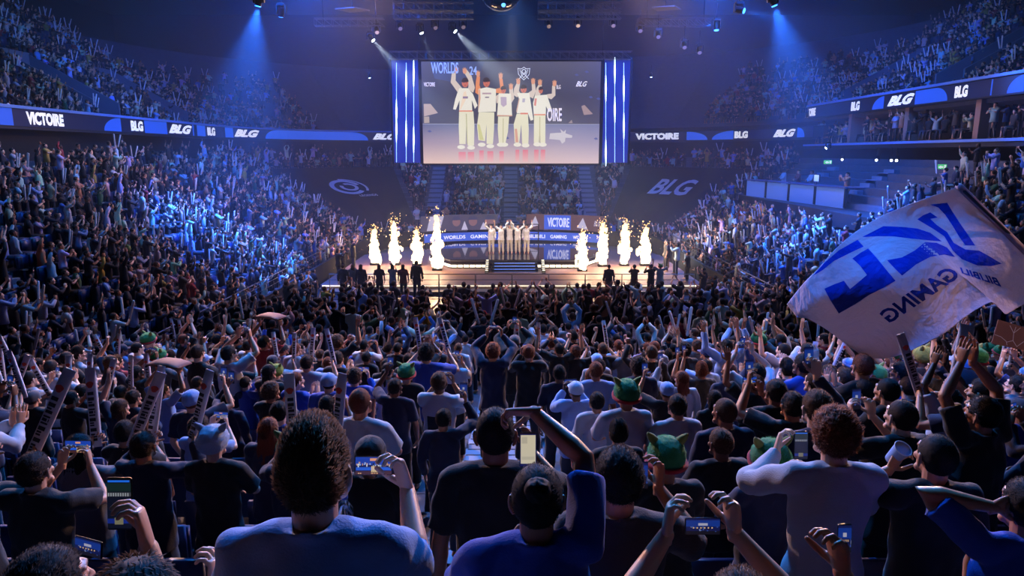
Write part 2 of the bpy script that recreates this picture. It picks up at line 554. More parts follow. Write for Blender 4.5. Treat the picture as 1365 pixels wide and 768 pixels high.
def build_hair():
    H = HAIR
    H['short'] = hair_shell((.083, .102, .104), (0, -.014, .024), k_short, (45, 30, 30), .035, 5, 2600, .014, 1)
    H['crop'] = hair_shell((.080, .099, .101), (0, -.013, .023), k_short, (80, 60, 60), .015, 5, 2200, .008, 2)
    def quiff(p):
        k = max(0, min(1, (p.z - .04) / .08))
        return p + V((0, .012, .020)) * k
    H['quiff'] = hair_shell((.083, .102, .106), (0, -.012, .026), k_short, (55, 22, 22), .045, 6, 7000, .015, 3, (0.1, .8, .5), quiff)
    H['curly'] = hair_shell((.096, .114, .116), (0, -.016, .030), k_full, (48, 48, 48), .09, 5, 3000, .02, 4, (.3, .1, .3))
    H['afro'] = hair_shell((.120, .130, .130), (0, -.024, .026), lambda p: not (p.y > .062 and p.z < .06), (40, 40, 40), .07, 5, 2200, .022, 5, (.3, .1, .3))
    def k_long(p): return not (p.y > .045 and p.z < .052) and not (p.y > .02 and p.z < .02)
    mb = MB()
    mb.rings([(V((0, -.03, .04)), V((.080, 0, 0)), V((0, .075, 0))), (V((0, -.045, -.06)), V((.088, 0, 0)), V((0, .062, 0))), (V((0, -.07, -.16)), V((.098, 0, 0)), V((0, .05, 0))), (V((0, -.10, -.26)), V((.095, 0, 0)), V((0, .036, 0))), (V((0, -.115, -.34)), V((.07, 0, 0)), V((0, .02, 0)))], 20)
    lm = evaluated(mb.mesh('l'), [('SUBSURF', dict(levels=2))])
    displace(lm, lambda p: .010 * noise.noise(V((p.x * 60, p.y * 60, p.z * 6))))
    sh = hair_shell((.085, .106, .106), (0, -.014, .024), k_long, (50, 40, 10), .03, 5, 1800, .022, 6, (0, -.4, -1))
    H['long'] = join_meshes(sh, lm)
    mb = MB()
    mb.tube([V((0, -.10, .05)), V((0, -.145, .055)), V((0, -.165, .0)), V((0, -.155, -.1)), V((0, -.14, -.19))], [.022, .03, .034, .028, .01], 10)
    pm = evaluated(mb.mesh('p'), [('SUBSURF', dict(levels=2))])
    displace(pm, lambda p: .006 * noise.noise(V((p.x * 80, p.y * 80, p.z * 8))))
    sh = hair_shell((.082, .101, .103), (0, -.013, .023), k_short, (40, 16, 40), .02, 5, 1800, .01, 8)
    H['ponytail'] = join_meshes(sh, pm)
    mb = MB(); mb.ell((0, -.085, .085), (.042, .042, .04), None, 4)
    pm = mb.mesh('p')
    displace(pm, lambda p: .006 * noise.noise(V((p.x * 70, p.y * 70, p.z * 70))))
    H['bun'] = join_meshes(sh, pm)
    # hats: (mesh, material colour comes from the object)
    mb = MB()
    rs = []
    for i in range(9):
        a = i / 8 * PI / 2
        rs.append((V((0, -.012, .035 + .092 * math.sin(a))), V((.090 * math.cos(a) + .002, 0, 0)), V((0, .110 * math.cos(a) + .002, 0))))
    mb.rings([(V((0, -.012, -.002)), V((.089, 0, 0)), V((0, .109, 0)))] + rs, 28)
    mb.rings([(V((0, .085, .022)), V((.078, 0, 0)), V((0, .03, 0))), (V((0, .13, .020)), V((.072, 0, 0)), V((0, .055, 0))), (V((0, .13, .013)), V((.072, 0, 0)), V((0, .055, 0))), (V((0, .085, .014)), V((.078, 0, 0)), V((0, .03, 0)))], 20)
    mb.ell((0, -.012, .128), .008, None, 2)
    H['cap'] = evaluated(mb.mesh('cap'), [])
    H['cap'].shade_smooth(); H['cap'].set_sharp_from_angle(angle=.9)
    mb = MB()
    rs = [(V((0, -.014, .018)), V((.094, .0, 0)), V((0, .112, .022))), (V((0, -.014, .058)), V((.095, 0, 0)), V((0, .113, .022))), (V((0, -.014, .062)), V((.088, 0, 0)), V((0, .106, .02)))]
    for i in range(1, 9):
        a = i / 8 * PI / 2
        rs.append((V((0, -.016, .062 + .075 * math.sin(a))), V((.090 * math.cos(a) + .001, 0, 0)), V((0, .108 * math.cos(a) + .001, 0))))
    mb.rings(rs, 44)
    bn = mb.mesh('beanie')
    displace(bn, lambda p: .002 * math.sin(math.atan2(p.x, p.y) * 44))
    bn.shade_smooth()
    H['beanie'] = bn
    H['plush'] = hair_shell((.115, .132, .110), (0, -.015, .055), lambda p: p.z > -.03 and not (p.y > .075 and p.z < .03), (30, 30, 30), .035, 5, 2500, .012, 9)
    H['under'] = hair_shell((.080, .099, .101), (0, -.013, .023), lambda p: k_short(p) and p.z < .03, (60, 40, 40), .02, 4, 300, .008, 11)
    mb = MB()      # trim on the plush hat: band, ears, tuft
    mb.tube([V((.117 * math.cos(a), -.015 + .135 * math.sin(a), .005 + .035 * max(0, math.sin(a)))) for a in [2*PI*i/26 for i in range(26)]], .016, 8, closed=True)
    H['trim'] = mb.mesh('trim', 3.2)
    for s in (-1, 1):
        mb = MB()
        mb.tube([V((s * .07, .0, .13)), V((s * .10, -.01, .165)), V((s * .115, -.015, .185))], [.03, .024, .012], 10)
        H['ear%d' % s] = mb.mesh('ear', 3.2)
# ------------------------------------------------------------------ the setting
FZ = -6.8                                   # arena floor below the lens
HEADL = ((-3, .62), (1.5, -.60), (2.7, -1.0), (5.6, -1.95), (7.9, -2.5), (11.5, -3.3), (14.2, -3.86), (17, -4.10), (20.5, -4.32), (26, -4.75), (33, -5.04))
def head_line(y):
    for (a, za), (b, zb) in zip(HEADL, HEADL[1:]):
        if y <= b: return za + (zb - za) * (y - a) / (b - a)
    return HEADL[-1][1]
TREAD = .85
ROWS = 30
def row_y(k): return 1.5 + TREAD * k
def row_z(k): return max(FZ, head_line(row_y(k)) - 1.76)
AISLE = (-.78, .52)
concrete = mat('concrete', srgb(70, 76, 92), .75, noise_amt=.25, noise_scale=3, bump=.15)
dark = mat('dark_paint', srgb(26, 28, 36), .7, noise_amt=.2, noise_scale=2)
black = mat('black_cloth', srgb(14, 14, 17), .95)
blackmetal = mat('black_metal', srgb(22, 23, 27), .45, .6)
steel = mat('steel', srgb(120, 124, 132), .35, .9)
seatm = mat('seat_plastic', srgb(28, 40, 80), .45)
wallm = mat('arena_wall', srgb(9, 10, 14), .85, noise_amt=.2, noise_scale=1)
def struct(name, mb, m, smooth=None):
    return tag(mb.build(name, m, None, smooth), kind='structure')
struct('floor', MB().box((-34, -6, FZ - .3), (34, 68, FZ)), mat('arena_floor', srgb(40, 42, 52), .35, noise_amt=.25, noise_scale=1.2))
struct('ceiling', MB().box((-40, -6, 13.5), (40, 72, 13.9)), wallm)
struct('wall_back', MB().box((-40, 71.6, FZ), (40, 72, 13.5)), wallm)
struct('wall_left', MB().box((-40, -6, FZ), (-39.6, 72, 13.5)), wallm)
struct('wall_right', MB().box((39.6, -6, FZ), (40, 72, 13.5)), wallm)
struct('wall_front', MB().box((-40, -6.4, FZ), (40, -6, 13.5)), wallm)
# near stand: terraces and the aisle steps between them
mb = MB()
for k in range(-4, ROWS):
    z = row_z(k)
    if z <= FZ + .03: continue
    y0, y1 = row_y(k) - TREAD / 2, row_y(k) + TREAD / 2
    for x0, x1 in ((-9.9, AISLE[0]), (AISLE[1], 9.9)):
        mb.box((x0, y0, z - .9), (x1, y1, z))
        mb.box((x0, y1 - .04, z - .02), (x1, y1 + .006, z + .004))
tr = struct('stand_terrace', mb, concrete)
mb = MB(); nm = MB()
for k in range(-4, ROWS):
    z, z2 = row_z(k), row_z(k + 1)
    y0 = row_y(k) - TREAD / 2
    if z <= FZ + .03: continue
    for h in (0, 1):
        zz = z if h == 0 else (z + z2) / 2
        mb.box((AISLE[0], y0 + TREAD * .5 * h, zz - .9), (AISLE[1], y0 + TREAD * .5 * (h + 1), zz))
        nm.box((AISLE[0] + .03, y0 + TREAD * .5 * (h + 1) - .05, zz - .01), (AISLE[1] - .03, y0 + TREAD * .5 * (h + 1) - .012, zz + .003))
struct('aisle_floor', mb, mat('aisle_concrete', srgb(120, 130, 150), .6, noise_amt=.2, noise_scale=5))
struct('trim_1', nm, mat('step_nosing', srgb(30, 31, 36), .7))
# bowl: rows follow a path: up one side, round the corner, across the back
BC, R0 = 46.5, 5.3
CX = 5.0
RD, RH, NR = .585, .352, 16
BZ = -6.28
def bowl_pts(r, y0=6.0, side=(-1, 1), step=2.0, arc=8):
    """polyline at offset r from the corner centres; from left front to right front"""
    pts = []
    if -1 in side:
        n = max(2, int((BC - y0) / step))
        pts += [V((-CX - r, y0 + (BC - y0) * i / n, 0)) for i in range(n)]
        pts += [V((-CX - r * math.cos(a), BC + r * math.sin(a), 0)) for a in [PI / 2 * i / arc for i in range(arc + 1)]]
    if 1 in side:
        pts += [V((CX + r * math.sin(a), BC + r * math.cos(a), 0)) for a in [PI / 2 * i / arc for i in range(arc + 1)]]
        n = max(2, int((BC - y0) / step))
        pts += [V((CX + r, BC - (BC - y0) * (i + 1) / n, 0)) for i in range(n)]
    return pts
def sweep(mb, profile, y0=6.0, side=(-1, 1), close=True, arc=8, step=4.0):
    """profile: (r, z) closed outline swept along the bowl"""
    lines = [bowl_pts(r, y0, side, step, arc) for r, z in profile]
    n = len(lines[0])
    vs = [[mb.bm.verts.new((p.x, p.y, z)) for p in ln] for ln, (r, z) in zip(lines, profile)]
    m = len(profile)
    for j in range(m if close else m - 1):
        k = (j + 1) % m
        for i in range(n - 1):
            mb.bm.faces.new((vs[j][i], vs[j][i + 1], vs[k][i + 1], vs[k][i]))
    if close:
        mb.bm.faces.new([v[0] for v in vs]); mb.bm.faces.new([v[-1] for v in vs])
    return mb
def bowl_z(j): return BZ + RH * j
mb = MB()
prof = [(R0 - .05, FZ)]
for j in range(NR + 2):
    prof += [(R0 + RD * j - .05, bowl_z(j)), (R0 + RD * (j + 1) - .05, bowl_z(j))]
prof += [(R0 + RD * (NR + 2) - .05, FZ)]
struct('bowl_terrace', sweep(mb, prof), concrete)
struct('wall_1', sweep(MB(), [(R0 - .35, FZ), (R0 - .35, BZ + .6), (R0 - .2, BZ + .6), (R0 - .2, FZ)], y0=18.6), black)
# upper tier
UR, UZ, UN, UD, UH = 15.7, 1.15, 20, .562, .375
def upper_z(j, x=0): return UZ + UH * j + (1.25 if x > 0 else 0)
for sgn, nm_, dz in ((-1, 'upper_terrace_1', 0), (1, 'upper_terrace_2', 1.25)):
    prof = [(UR - .2, UZ + dz - .25)]
    for j in range(UN):
        prof += [(UR + UD * j - .2, UZ + dz + UH * j), (UR + UD * (j + 1) - .2, UZ + dz + UH * j)]
    prof += [(UR + UD * UN, UZ + dz + UH * UN - .6), (UR + 1, UZ + dz - .5)]
    struct(nm_, sweep(MB(), prof, side=(sgn,)), concrete)
struct('wall_2', sweep(MB(), [(UR - .25, FZ), (UR - .25, UZ - .1), (UR - .05, UZ - .1), (UR - .05, FZ)], side=(-1,)), wallm)
struct('wall_3', sweep(MB(), [(UR + 2.4, FZ), (UR + 2.4, UZ + 1.1), (UR + 2.6, UZ + 1.1), (UR + 2.6, FZ)], side=(1,)), wallm)
# ledge and bright coping over the ribbon boards
cop = mat('coping', srgb(110, 150, 220), .4)
struct('trim_2', sweep(MB(), [(14.9, 1.80), (14.9, 1.92), (15.5, 1.92), (15.5, 1.80)], side=(-1,)), cop)
struct('slab_1', sweep(MB(), [(15.02, .98), (15.02, 1.80), (15.6, 1.80), (15.6, .98)], side=(-1,), arc=16), dark)
def right_line(mb, r0, r1, z0, z1, ya, yb):
    return mb.box((CX + r0, ya, z0), (CX + r1, yb, z1))
struct('trim_3', right_line(MB(), 14.88, 15.5, 3.10, 3.22, 6, 47.5), cop)
struct('slab_2', right_line(MB(), 15.02, 15.6, 2.32, 3.10, 6, 47.5), dark)
struct('slab_3', right_line(MB(), 14.9, 18.2, .30, .62, 6, 47.5), dark)
struct('trim_4', right_line(MB(), 14.82, 14.9, .50, .62, 6, 47.5), cop)
struct('slab_4', sweep(MB(), [(15.02, .98), (15.02, 1.80), (15.6, 1.80), (15.6, .98)], y0=45, side=(1,), arc=16), dark)
# boxes behind the balcony on the right: dividing walls with warm-lit sides
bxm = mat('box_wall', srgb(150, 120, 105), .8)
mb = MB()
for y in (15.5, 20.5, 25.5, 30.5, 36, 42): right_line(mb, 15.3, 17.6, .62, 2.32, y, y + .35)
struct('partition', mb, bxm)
# entrance cuts in the upper tier: parapet walls either side of a near-black sheet laid for the gap's shade
par = mat('parapet', srgb(92, 100, 118), .7)
def vomitory(n, sgn, y, j0=1, j1=9):
    mb = MB()
    zt = lambda j: upper_z(j, sgn)
    for yy in (y - 1.1, y + 1.1):
        x0, x1 = sgn * (CX + UR + UD * j0), sgn * (CX + UR + UD * j1)
        pts = [(x0, yy, zt(j0) - .2), (x1, yy, zt(j1) - .2), (x1, yy, zt(j1) + .65), (x0, yy, zt(j0) + 1.15)]
        mb.prism(pts, (0, .12, 0))
    x0, x1 = sgn * (CX + UR + UD * j0), sgn * (CX + UR + UD * j1)
    mb.prism([(x1, y - 1.1, zt(j1) - .2), (x1, y + 1.1, zt(j1) - .2), (x1, y + 1.1, zt(j1) + .75), (x1, y - 1.1, zt(j1) + .75)], (sgn * .12, 0, 0))
    struct('wall_%d' % n, mb, par)
    struct('slab_%d' % (n + 10), MB().prism([(x0, y - 1.1, zt(j0) + .05), (x1, y - 1.1, zt(j1) - .1), (x1, y + 1.1, zt(j1) - .1), (x0, y + 1.1, zt(j0) + .05)], (0, 0, .04)), mat('opening_shade', (.004, .004, .006), .95))  # near-black sheet stands in for the shade inside the opening
VOMS = [(-1, 26.5), (-1, 37.0), (-1, 45.0), (1, 26.5), (1, 34.5), (1, 44.5), (1, 18.0), (-1, 18)]
for i, (s, y) in enumerate(VOMS): vomitory(4 + i, s, y)
# tarpaulins over the two far corners, with the marks lying on them
def corner_tarp(sgn):
    t = empty('seat_tarpaulin', (sgn * (CX + 6.2), BC + 6.2, FZ))
    mb = MB()
    js = (1.2, 5, 9, 13)
    an = [math.radians(a) for a in (15, 26, 37, 47, 57, 67)]
    P = lambda j, a, dz: V((sgn * (CX + (R0 + RD * j) * math.cos(a)), BC + (R0 + RD * j) * math.sin(a), BZ + RH * j + dz)) - t.location
    g = [[[mb.bm.verts.new(P(j, a, dz)) for a in an] for j in js] for dz in (.62, .58)]
    for L in (0, 1):
        for i in range(len(js) - 1):
            for q in range(len(an) - 1):
                mb.bm.faces.new((g[L][i][q], g[L][i][q + 1], g[L][i + 1][q + 1], g[L][i + 1][q]))
    mb.build('sheet', mat('tarp', srgb(11, 12, 18), .9), t)
    fr = MB()
    for i in range(len(js)):
        for q in range(len(an)):
            fr.cyl(P(js[i], an[q], .0), P(js[i], an[q], .57), .03, 6)
    fr.build('support_frame', blackmetal, t)
    return t, P
wht = mat('white_print', srgb(225, 228, 234), .6, emit=srgb(60, 62, 70), strength=.0)
for sgn in (-1, 1):
    t, P = corner_tarp(sgn)
    tag(t, 'black tarpaulin over the far corner seats carrying ' + ('an oval white swirl mark' if sgn < 0 else 'white slanted team letters'), 'tarpaulin')
    a0, a1 = math.radians(30 if sgn < 0 else 54), math.radians(54 if sgn < 0 else 30)
    o = P(7.2, a0, .66); ux = P(7.2, a1, .66) - o; uy = P(10.4, a0, .66) - o
    if sgn > 0:
        me = lettering('team_mark', 'BLG', o, ux, uy, wht, t, .35, .03)
    else:
        mb = MB()
        c = o + ux * .5 + uy * .5
        def oval(rx, ry, w, a0, a1, dx=0):
            n = 26
            f = lambda a, k: c + ux * (dx + rx * k * math.cos(a)) + uy * (ry * k * math.sin(a))
            for i in range(n):
                a, b = a0 + (a1 - a0) * i / n, a0 + (a1 - a0) * (i + 1) / n
                mb.poly([f(a, 1), f(b, 1), f(b, 1 - w), f(a, 1 - w)])
        oval(.36, .46, .28, .3, 5.6); oval(.2, .24, .4, 2.6, 8.2, .05); oval(.46, .52, .12, -.6, 1.6)
        mb.build('swirl_mark', wht, t)
        lettering('small_lettering', 'LEGENDS', o + ux * .55 - uy * .12, ux * .42, uy * .12, wht, t)
# railings at the left and right bowl fronts
railm = mat('rail_metal', srgb(70, 74, 84), .35, .8)
def railing(pts, z0, h, label, grp=None, mids=2):
    t = empty('guard_rail', V(pts[0]) + V((0, 0, z0)))
    o = t.location
    L = [V(p) + V((0, 0, z0)) - o for p in pts]
    mb = MB(); mb.tube([p + V((0, 0, h)) for p in L], .025, 8); mb.build('top_rail', railm, t, 3.2)
    mb = MB()
    for q in range(mids): mb.tube([p + V((0, 0, h * (q + 1) / (mids + 1))) for p in L], .012, 6)
    mb.build('wire_rail', railm, t, 3.2)
    for a, b in zip(L, L[1:]):
        n = max(1, int((b - a).length / 1.8))
        for i in range(n):
            p = a.lerp(b, i / n)
            MB().tube([p, p + V((0, 0, h))], .02, 8).build('rail_post', railm, t, 3.2)
    tag(t, label, 'railing', grp)
    return t
railing([(-CX - R0 + .1, 17, 0), (-CX - R0 + .1, 31, 0)], BZ + .6, .6, 'dark metal guard rail along the front wall of the left bowl nearer the camera')
railing([(-CX - R0 + .1, 31.5, 0), (-CX - R0 + .1, 45, 0)], BZ + .6, .6, 'dark metal guard rail along the left bowl front beside the stage')
railing([(CX + R0 - .1, 17, 0), (CX + R0 - .1, 31, 0)], BZ + .6, .6, 'dark metal guard rail along the front wall of the right bowl below the flag')
railing([(CX + R0 - .1, 31.5, 0), (CX + R0 - .1, 45, 0)], BZ + .6, .6, 'dark metal guard rail along the right bowl front beside the stage')
# far stand stairs: pale steps between the seat blocks
stm = mat('stair_concrete', srgb(120, 128, 150), .7)
STAIRX = (-6.3, -0.1, 6.2)
for i, x in enumerate(STAIRX):
    mb = MB()
    for j in range(NR):
        for h in (0, 1):
            y = BC + math.sqrt((R0 + RD * j) ** 2 - max(0, abs(x) - CX) ** 2) - .05 + RD * .5 * h
            z = bowl_z(j) + RH * .5 * (h)
            mb.box((x - .55, y, z - .3), (x + .55, y + RD * .5, z + .03))
    struct('stair_floor_%d' % (i + 1), mb, stm)
# stairs in the left bowl
SIDEST = (19.5, 27.5, 35.5, 42)
for sgn in (-1, 1):
    for i, y in enumerate(SIDEST):
        mb = MB()
        for j in range(NR):
            for h in (0, 1):
                x = CX + R0 + RD * j - .05 + RD * .5 * h
                z = bowl_z(j) + RH * .5 * h
                lo, hi = (x, x + RD * .5) if sgn > 0 else (-x - RD * .5, -x)
                mb.box((lo, y - .5, z - .3), (hi, y + .5, z + .03))
        struct('stair_floor_%d' % (len(STAIRX) + 1 + i + (4 if sgn > 0 else 0)), mb, stm)
# ------------------------------------------------------------------ LED ribbon boards
led_dark = mat('led_navy', srgb(6, 10, 30), .5, emit=srgb(9, 18, 60), strength=1)
led_blue = mat('led_blue', srgb(20, 50, 150), .5, emit=srgb(34, 84, 205), strength=1.0)
led_white = mat('led_white', (.8, .8, .8), .5, emit=srgb(225, 228, 232), strength=1.0)
def ribbon(path, z0, h, items, label, turn=1):
    """path: polyline (x, y); items: (kind, s0, s1) along its length"""
    P3 = [V((p[0], p[1], z0)) for p in path]
    o = P3[0]
    t = empty('ribbon_board', o)
    acc = [0]
    for a, b in zip(P3, P3[1:]): acc.append(acc[-1] + (b - a).length)
    def at(s, z, off):
        s = max(0, min(acc[-1] - 1e-4, s))
        i = max(q for q in range(len(acc) - 1) if acc[q] <= s)
        d = (P3[i + 1] - P3[i]).normalized()
        n = V((d.y, -d.x, 0)) * turn
        return P3[i] + d * (s - acc[i]) + n * off + V((0, 0, z)) - o
    mb = MB()
    n = len(P3)
    rows = [[mb.bm.verts.new(at(acc[i], z, off)) for z, off in ((0, 0), (h, 0), (h, -.08), (0, -.08))] for i in range(n)]
    for i in range(n - 1):
        for q in range(4):
            mb.bm.faces.new((rows[i][q], rows[i + 1][q], rows[i + 1][(q + 1) % 4], rows[i][(q + 1) % 4]))
    mb.bm.faces.new(rows[0]); mb.bm.faces.new(rows[-1])
    mb.build('led_strip', led_dark, t)
    arcs = MB(); na = 0
    for it in items:
        kind, s0, s1 = it[:3]
        if kind in ('VICTOIRE', 'BLG', 'BLGX'):
            me = text_mesh('BLG' if kind == 'BLGX' else kind, 0, .45 if kind == 'BLGX' else 0, .055)
            co, _ = arrays(me)
            out = np.array([at(s0 + (s1 - s0) * c[0], h * (.12 + .76 * c[1]), .012) for c in co], np.float32)
            me.vertices.foreach_set('co', out.ravel()); me.update()
            link_mesh('lettering', me, t, None, led_white)
        elif kind == 'fill':
            m = max(1, int((s1 - s0) / .8))
            for i in range(m):
                a, b = s0 + (s1 - s0) * i / m, s0 + (s1 - s0) * (i + 1) / m
                arcs.poly([at(a, .02 * h, .006), at(b, .02 * h, .006), at(b, .98 * h, .006), at(a, .98 * h, .006)]); na += 1
        elif kind in ('qr', 'ql'):
            pts = [at(s0 if kind == 'qr' else s1, .02 * h, .006)]
            for i in range(11):
                a = PI / 2 * i / 10
                ss = s0 + (s1 - s0) * math.cos(a) if kind == 'qr' else s1 - (s1 - s0) * math.cos(a)
                pts.append(at(ss, .02 * h + .96 * h * math.sin(a), .006))
            arcs.poly(pts); na += 1
    if na: arcs.build('blue_pattern', led_blue, t)
    tag(t, label, 'LED board')
    return t
RBX = CX + 15
left_path = [(-RBX, 8 + 3 * i) for i in range(13)]
def s_of(px):            # distance along the left straight at which the picture column px meets it
    y = F_PX * RBX / (CXP - px) * 1.0
    for _ in range(6):
        y = RBX * (F_PX) / (CXP - px) / 1.0
    p = at_x(px, 165, -RBX)
    return p.y - 8
L = []
def span(kind, a, b): L.append((kind, s_of(a), s_of(b)))
span('fill', -40, 18); span('VICTOIRE', 36, 85); span('ql', 138, 161); span('BLG', 174, 190); span('fill', 192, 222); span('BLGX', 224, 255); span('qr', 256, 268)
span('ql', 274, 284); span('BLG', 284, 292); span('fill', 294, 318); span('qr', 320, 328); span('VICTOIRE', 335, 349)
L.append(('ql', s_of(357), s_of(370)))
ribbon(left_path, 1.10, .70, L, 'long blue and navy LED ribbon board along the left balcony reading VICTOIRE and BLG')
arcp = [(-CX - 15 * math.cos(a), BC + 15 * math.sin(a)) for a in [PI / 2 * i / 14 for i in range(15)]]
arcp = [(-RBX, 44.05)] + arcp
ribbon(arcp, 1.10, .70, [('fill', .4, 1.6), ('BLG', 1.9, 3.0), ('fill', 4.4, 5.4), ('BLGX', 5.5, 8.3), ('ql', 8.9, 10.2), ('fill', 10.2, 17), ('qr', 17, 18.4), ('BLGX', 18.8, 21)], 'LED ribbon board round the far left balcony corner with slanted BLG letters')
arcp = [(CX + 15 * math.sin(a), BC + 15 * math.cos(a)) for a in [PI / 2 * i / 14 for i in range(15)]]
ribbon([(-CX, BC + 15.05), (CX, BC + 15.05)], 1.10, .70, [('fill', 1, 3), ('BLG', 3.4, 4.4), ('BLGX', 6, 8)], 'LED ribbon board across the far balcony hidden behind the hanging screen')
ribbon(arcp, 1.10, .70, [('VICTOIRE', 5.8, 9.6), ('qr', 10.3, 12.2), ('ql', 12.6, 14.6), ('BLG', 14.7, 16.0), ('BLGX', 18.6, 21.2), ('qr', 21.4, 22.4)], 'LED ribbon board round the far right balcony corner below the upper seats')
right_path = [(RBX, 47.4 - 3 * i) for i in range(14)]
def s_r(px):
    return 47.4 - at_x(px, 140, RBX).y
L = []
def span(kind, a, b): L.append((kind, s_r(a), s_r(b)))
span('fill', 1042, 1054); span('qr', 1054, 1060); span('VICTOIRE', 1072, 1088); span('BLG', 1135, 1146); span('ql', 1163, 1178); span('BLGX', 1183, 1218); span('fill', 1219, 1245); span('qr', 1245, 1262); span('BLG', 1271, 1288); span('fill', 1318, 1320); span('ql', 1340, 1362)
ribbon(right_path, 2.38, .68, L, 'LED ribbon board on the right balcony front above the boxes reading VICTOIRE and BLG')
# exit signs under the balcony
def exit_sign(p, label):
    t = tag(empty('exit_sign', p, 0), label, 'sign')
    MB().box((-.22, 0, -.1), (.22, .05, .1), .01).build('case', mat('exit_green', srgb(20, 120, 60), .5, emit=srgb(90, 200, 130), strength=1.0), t)
    mb = MB()
    mb.poly([(-.16, -.006, -.02), (-.04, -.006, .05), (-.04, -.006, .015), (.06, -.006, .015), (.06, -.006, -.045), (-.04, -.006, -.045), (-.04, -.006, -.08)])
    mb.box((.1, -.008, -.07), (.17, -.004, .07))
    mb.build('arrow_symbol', led_white, t)
exit_sign((17.3, 38, -.45), 'small green exit sign on the dark wall above the commentary desk')
exit_sign((18.6, 30, -.55), 'small green exit sign on the dark wall above the flag')
# seats: rows of folded seats in every stand (nobody could count them behind the crowd)
def seat_rows():
    mb = MB()
    mb.box((-.21, .25, .42), (.21, .29, .80)); mb.box((-.21, .31, .42), (.21, .35, .84)); mb.box((-.02, .24, 0), (.02, .34, .42))
    co, tri = arrays(mb.mesh('s'))
    X = []
    def put(x, y, z, rz):
        c, s = math.cos(rz), math.sin(rz)
        q = co.copy()
        q[:, 0] = co[:, 0] * c - co[:, 1] * s + x
        q[:, 1] = co[:, 0] * s + co[:, 1] * c + y
        q[:, 2] += z
        X.append(q)
    for j in range(NR):
        r = R0 + RD * j + .06
        y = 12.0
        while y < BC:
            if all(abs(y - s) > .7 for s in SIDEST):
                put(-CX - r, y, bowl_z(j), PI / 2)
                if not (j > 6 and 28 < y): put(CX + r, y, bowl_z(j), -PI / 2)
            y += .52
        x = -CX - 1
        while x < CX + 1:
            if all(abs(x - s) > .75 for s in STAIRX): put(x, BC + r, bowl_z(j), 0)
            x += .52
    for j in range(UN):
        y = 14.0
        while y < BC:
            for sgn in (-1, 1):
                if all(s != sgn or abs(y - v) > 1.4 or j > 10 for s, v in VOMS):
                    put(sgn * (CX + UR + UD * j - .1), y, upper_z(j, sgn), -sgn * PI / 2)
            y += .55
    for k in range(2, 19):
        z = row_z(k)
        if z < FZ + .05: break
        x = -9.6
        while x < 9.6:
            if x < AISLE[0] - .25 or x > AISLE[1] + .25: put(x, row_y(k) - .06, z, PI)
            x += .54
    n = len(co)
    tri_all = np.concatenate([tri + n * i for i in range(len(X))])
    me = from_arrays('stadium_seats', np.concatenate(X), tri_all, None, False)
    tag(link_mesh('stadium_seats', me, None, None, seatm), 'rows of dark blue folding seats in all the stands under the crowd', 'seats', kind='stuff')
seat_rows()
# ------------------------------------------------------------------ stage
SZ, LZ = -5.95, -6.45            # main deck and apron tops
gloss = mat('stage_gloss', srgb(10, 12, 20), .06, coat=.5)
apronm = mat('apron_deck', srgb(120, 92, 84), .55, noise_amt=.2, noise_scale=2)
led_strip = mat('led_strip_warm', (.8, .8, .7), .4, emit=(1, .86, .62), strength=2.4)
led_cold = mat('led_strip_cold', (.6, .7, .9), .4, emit=srgb(90, 140, 255), strength=1.6)
st = tag(empty('stage', (0, 42, FZ)), 'low octagonal stage with a glossy black deck lit by flame and edge lights', 'stage')
so = V((0, 42, FZ))
def deck(pts, z0, z1):
    return MB().prism([V((x, y, z0)) - so for x, y in pts], (0, 0, z1 - z0))
main = [(-3.5, 38.6), (3.9, 38.6), (5.4, 41.2), (5.6, 43.4), (4.2, 45.6), (-3.8, 45.6), (-5.2, 43.4), (-5.0, 41.2)]
deck(main, FZ, SZ).build('main_deck', gloss, st)
apron = [(-9.6, 33.6), (9.6, 33.6), (9.6, 44), (6.5, 46.8), (-6.3, 46.8), (-9.6, 44)]
deck(apron, FZ, LZ).build('apron', apronm, st)
deck([(-9.3, 32.75), (9.3, 32.75), (9.3, 33.58), (-9.3, 33.58)], FZ, LZ - .17).build('lower_step', apronm, st)
MB().box((-9.5, 33.56 - 42, .27), (9.5, 33.6 - 42, .33)).build('step_edge', led_strip, st)
mb = MB()
for (x0, y0), (x1, y1) in zip(main, main[1:] + main[:1]):
    d = V((x1 - x0, y1 - y0, 0)); L = d.length; d.normalize(); n = V((d.y, -d.x, 0))
    m = int(L / .34)
    for i in range(m):
        if y0 < 38.7 and y1 < 38.7 and -1.4 < x0 + d.x * L * (i + .5) / m < 1.6: continue
        c = V((x0, y0, LZ + .14)) + d * (L * (i + .5) / m) + n * .02 - so
        mb.obox(c, d * (L / m * .44), n * .015, V((0, 0, .07)))
mb.build('edge_lights', led_strip, st)
mb = MB()
for (x0, y0), (x1, y1) in zip(main, main[1:] + main[:1]):
    d = V((x1 - x0, y1 - y0, 0)); n = V((d.y, -d.x, 0)).normalized()
    c = V(((x0 + x1) / 2, (y0 + y1) / 2, SZ - .06)) + n * .02 - so
    mb.obox(c, d / 2, n * .02, V((0, 0, .03)))
mb.build('edge_trim', steel, st)
stp = MB()
for i in range(4):
    stp.box((-1.25 + .1, 38.6 - .32 * (i + 1), LZ - .2), (1.35 + .1, 38.6 - .32 * i, SZ - .12 * (i + 1)))
o = stp.build('steps', mat('step_blue', srgb(24, 28, 44), .4), st); o.location = -so
mb = MB()
for i in range(4):
    mb.box((-1.1 + .1, 38.6 - .32 * (i + 1) - .012, SZ - .12 * (i + 1) - .04), (1.2 + .1, 38.6 - .32 * (i + 1) - .002, SZ - .12 * (i + 1) - .015))
o = mb.build('step_lights', led_cold, st); o.location = -so
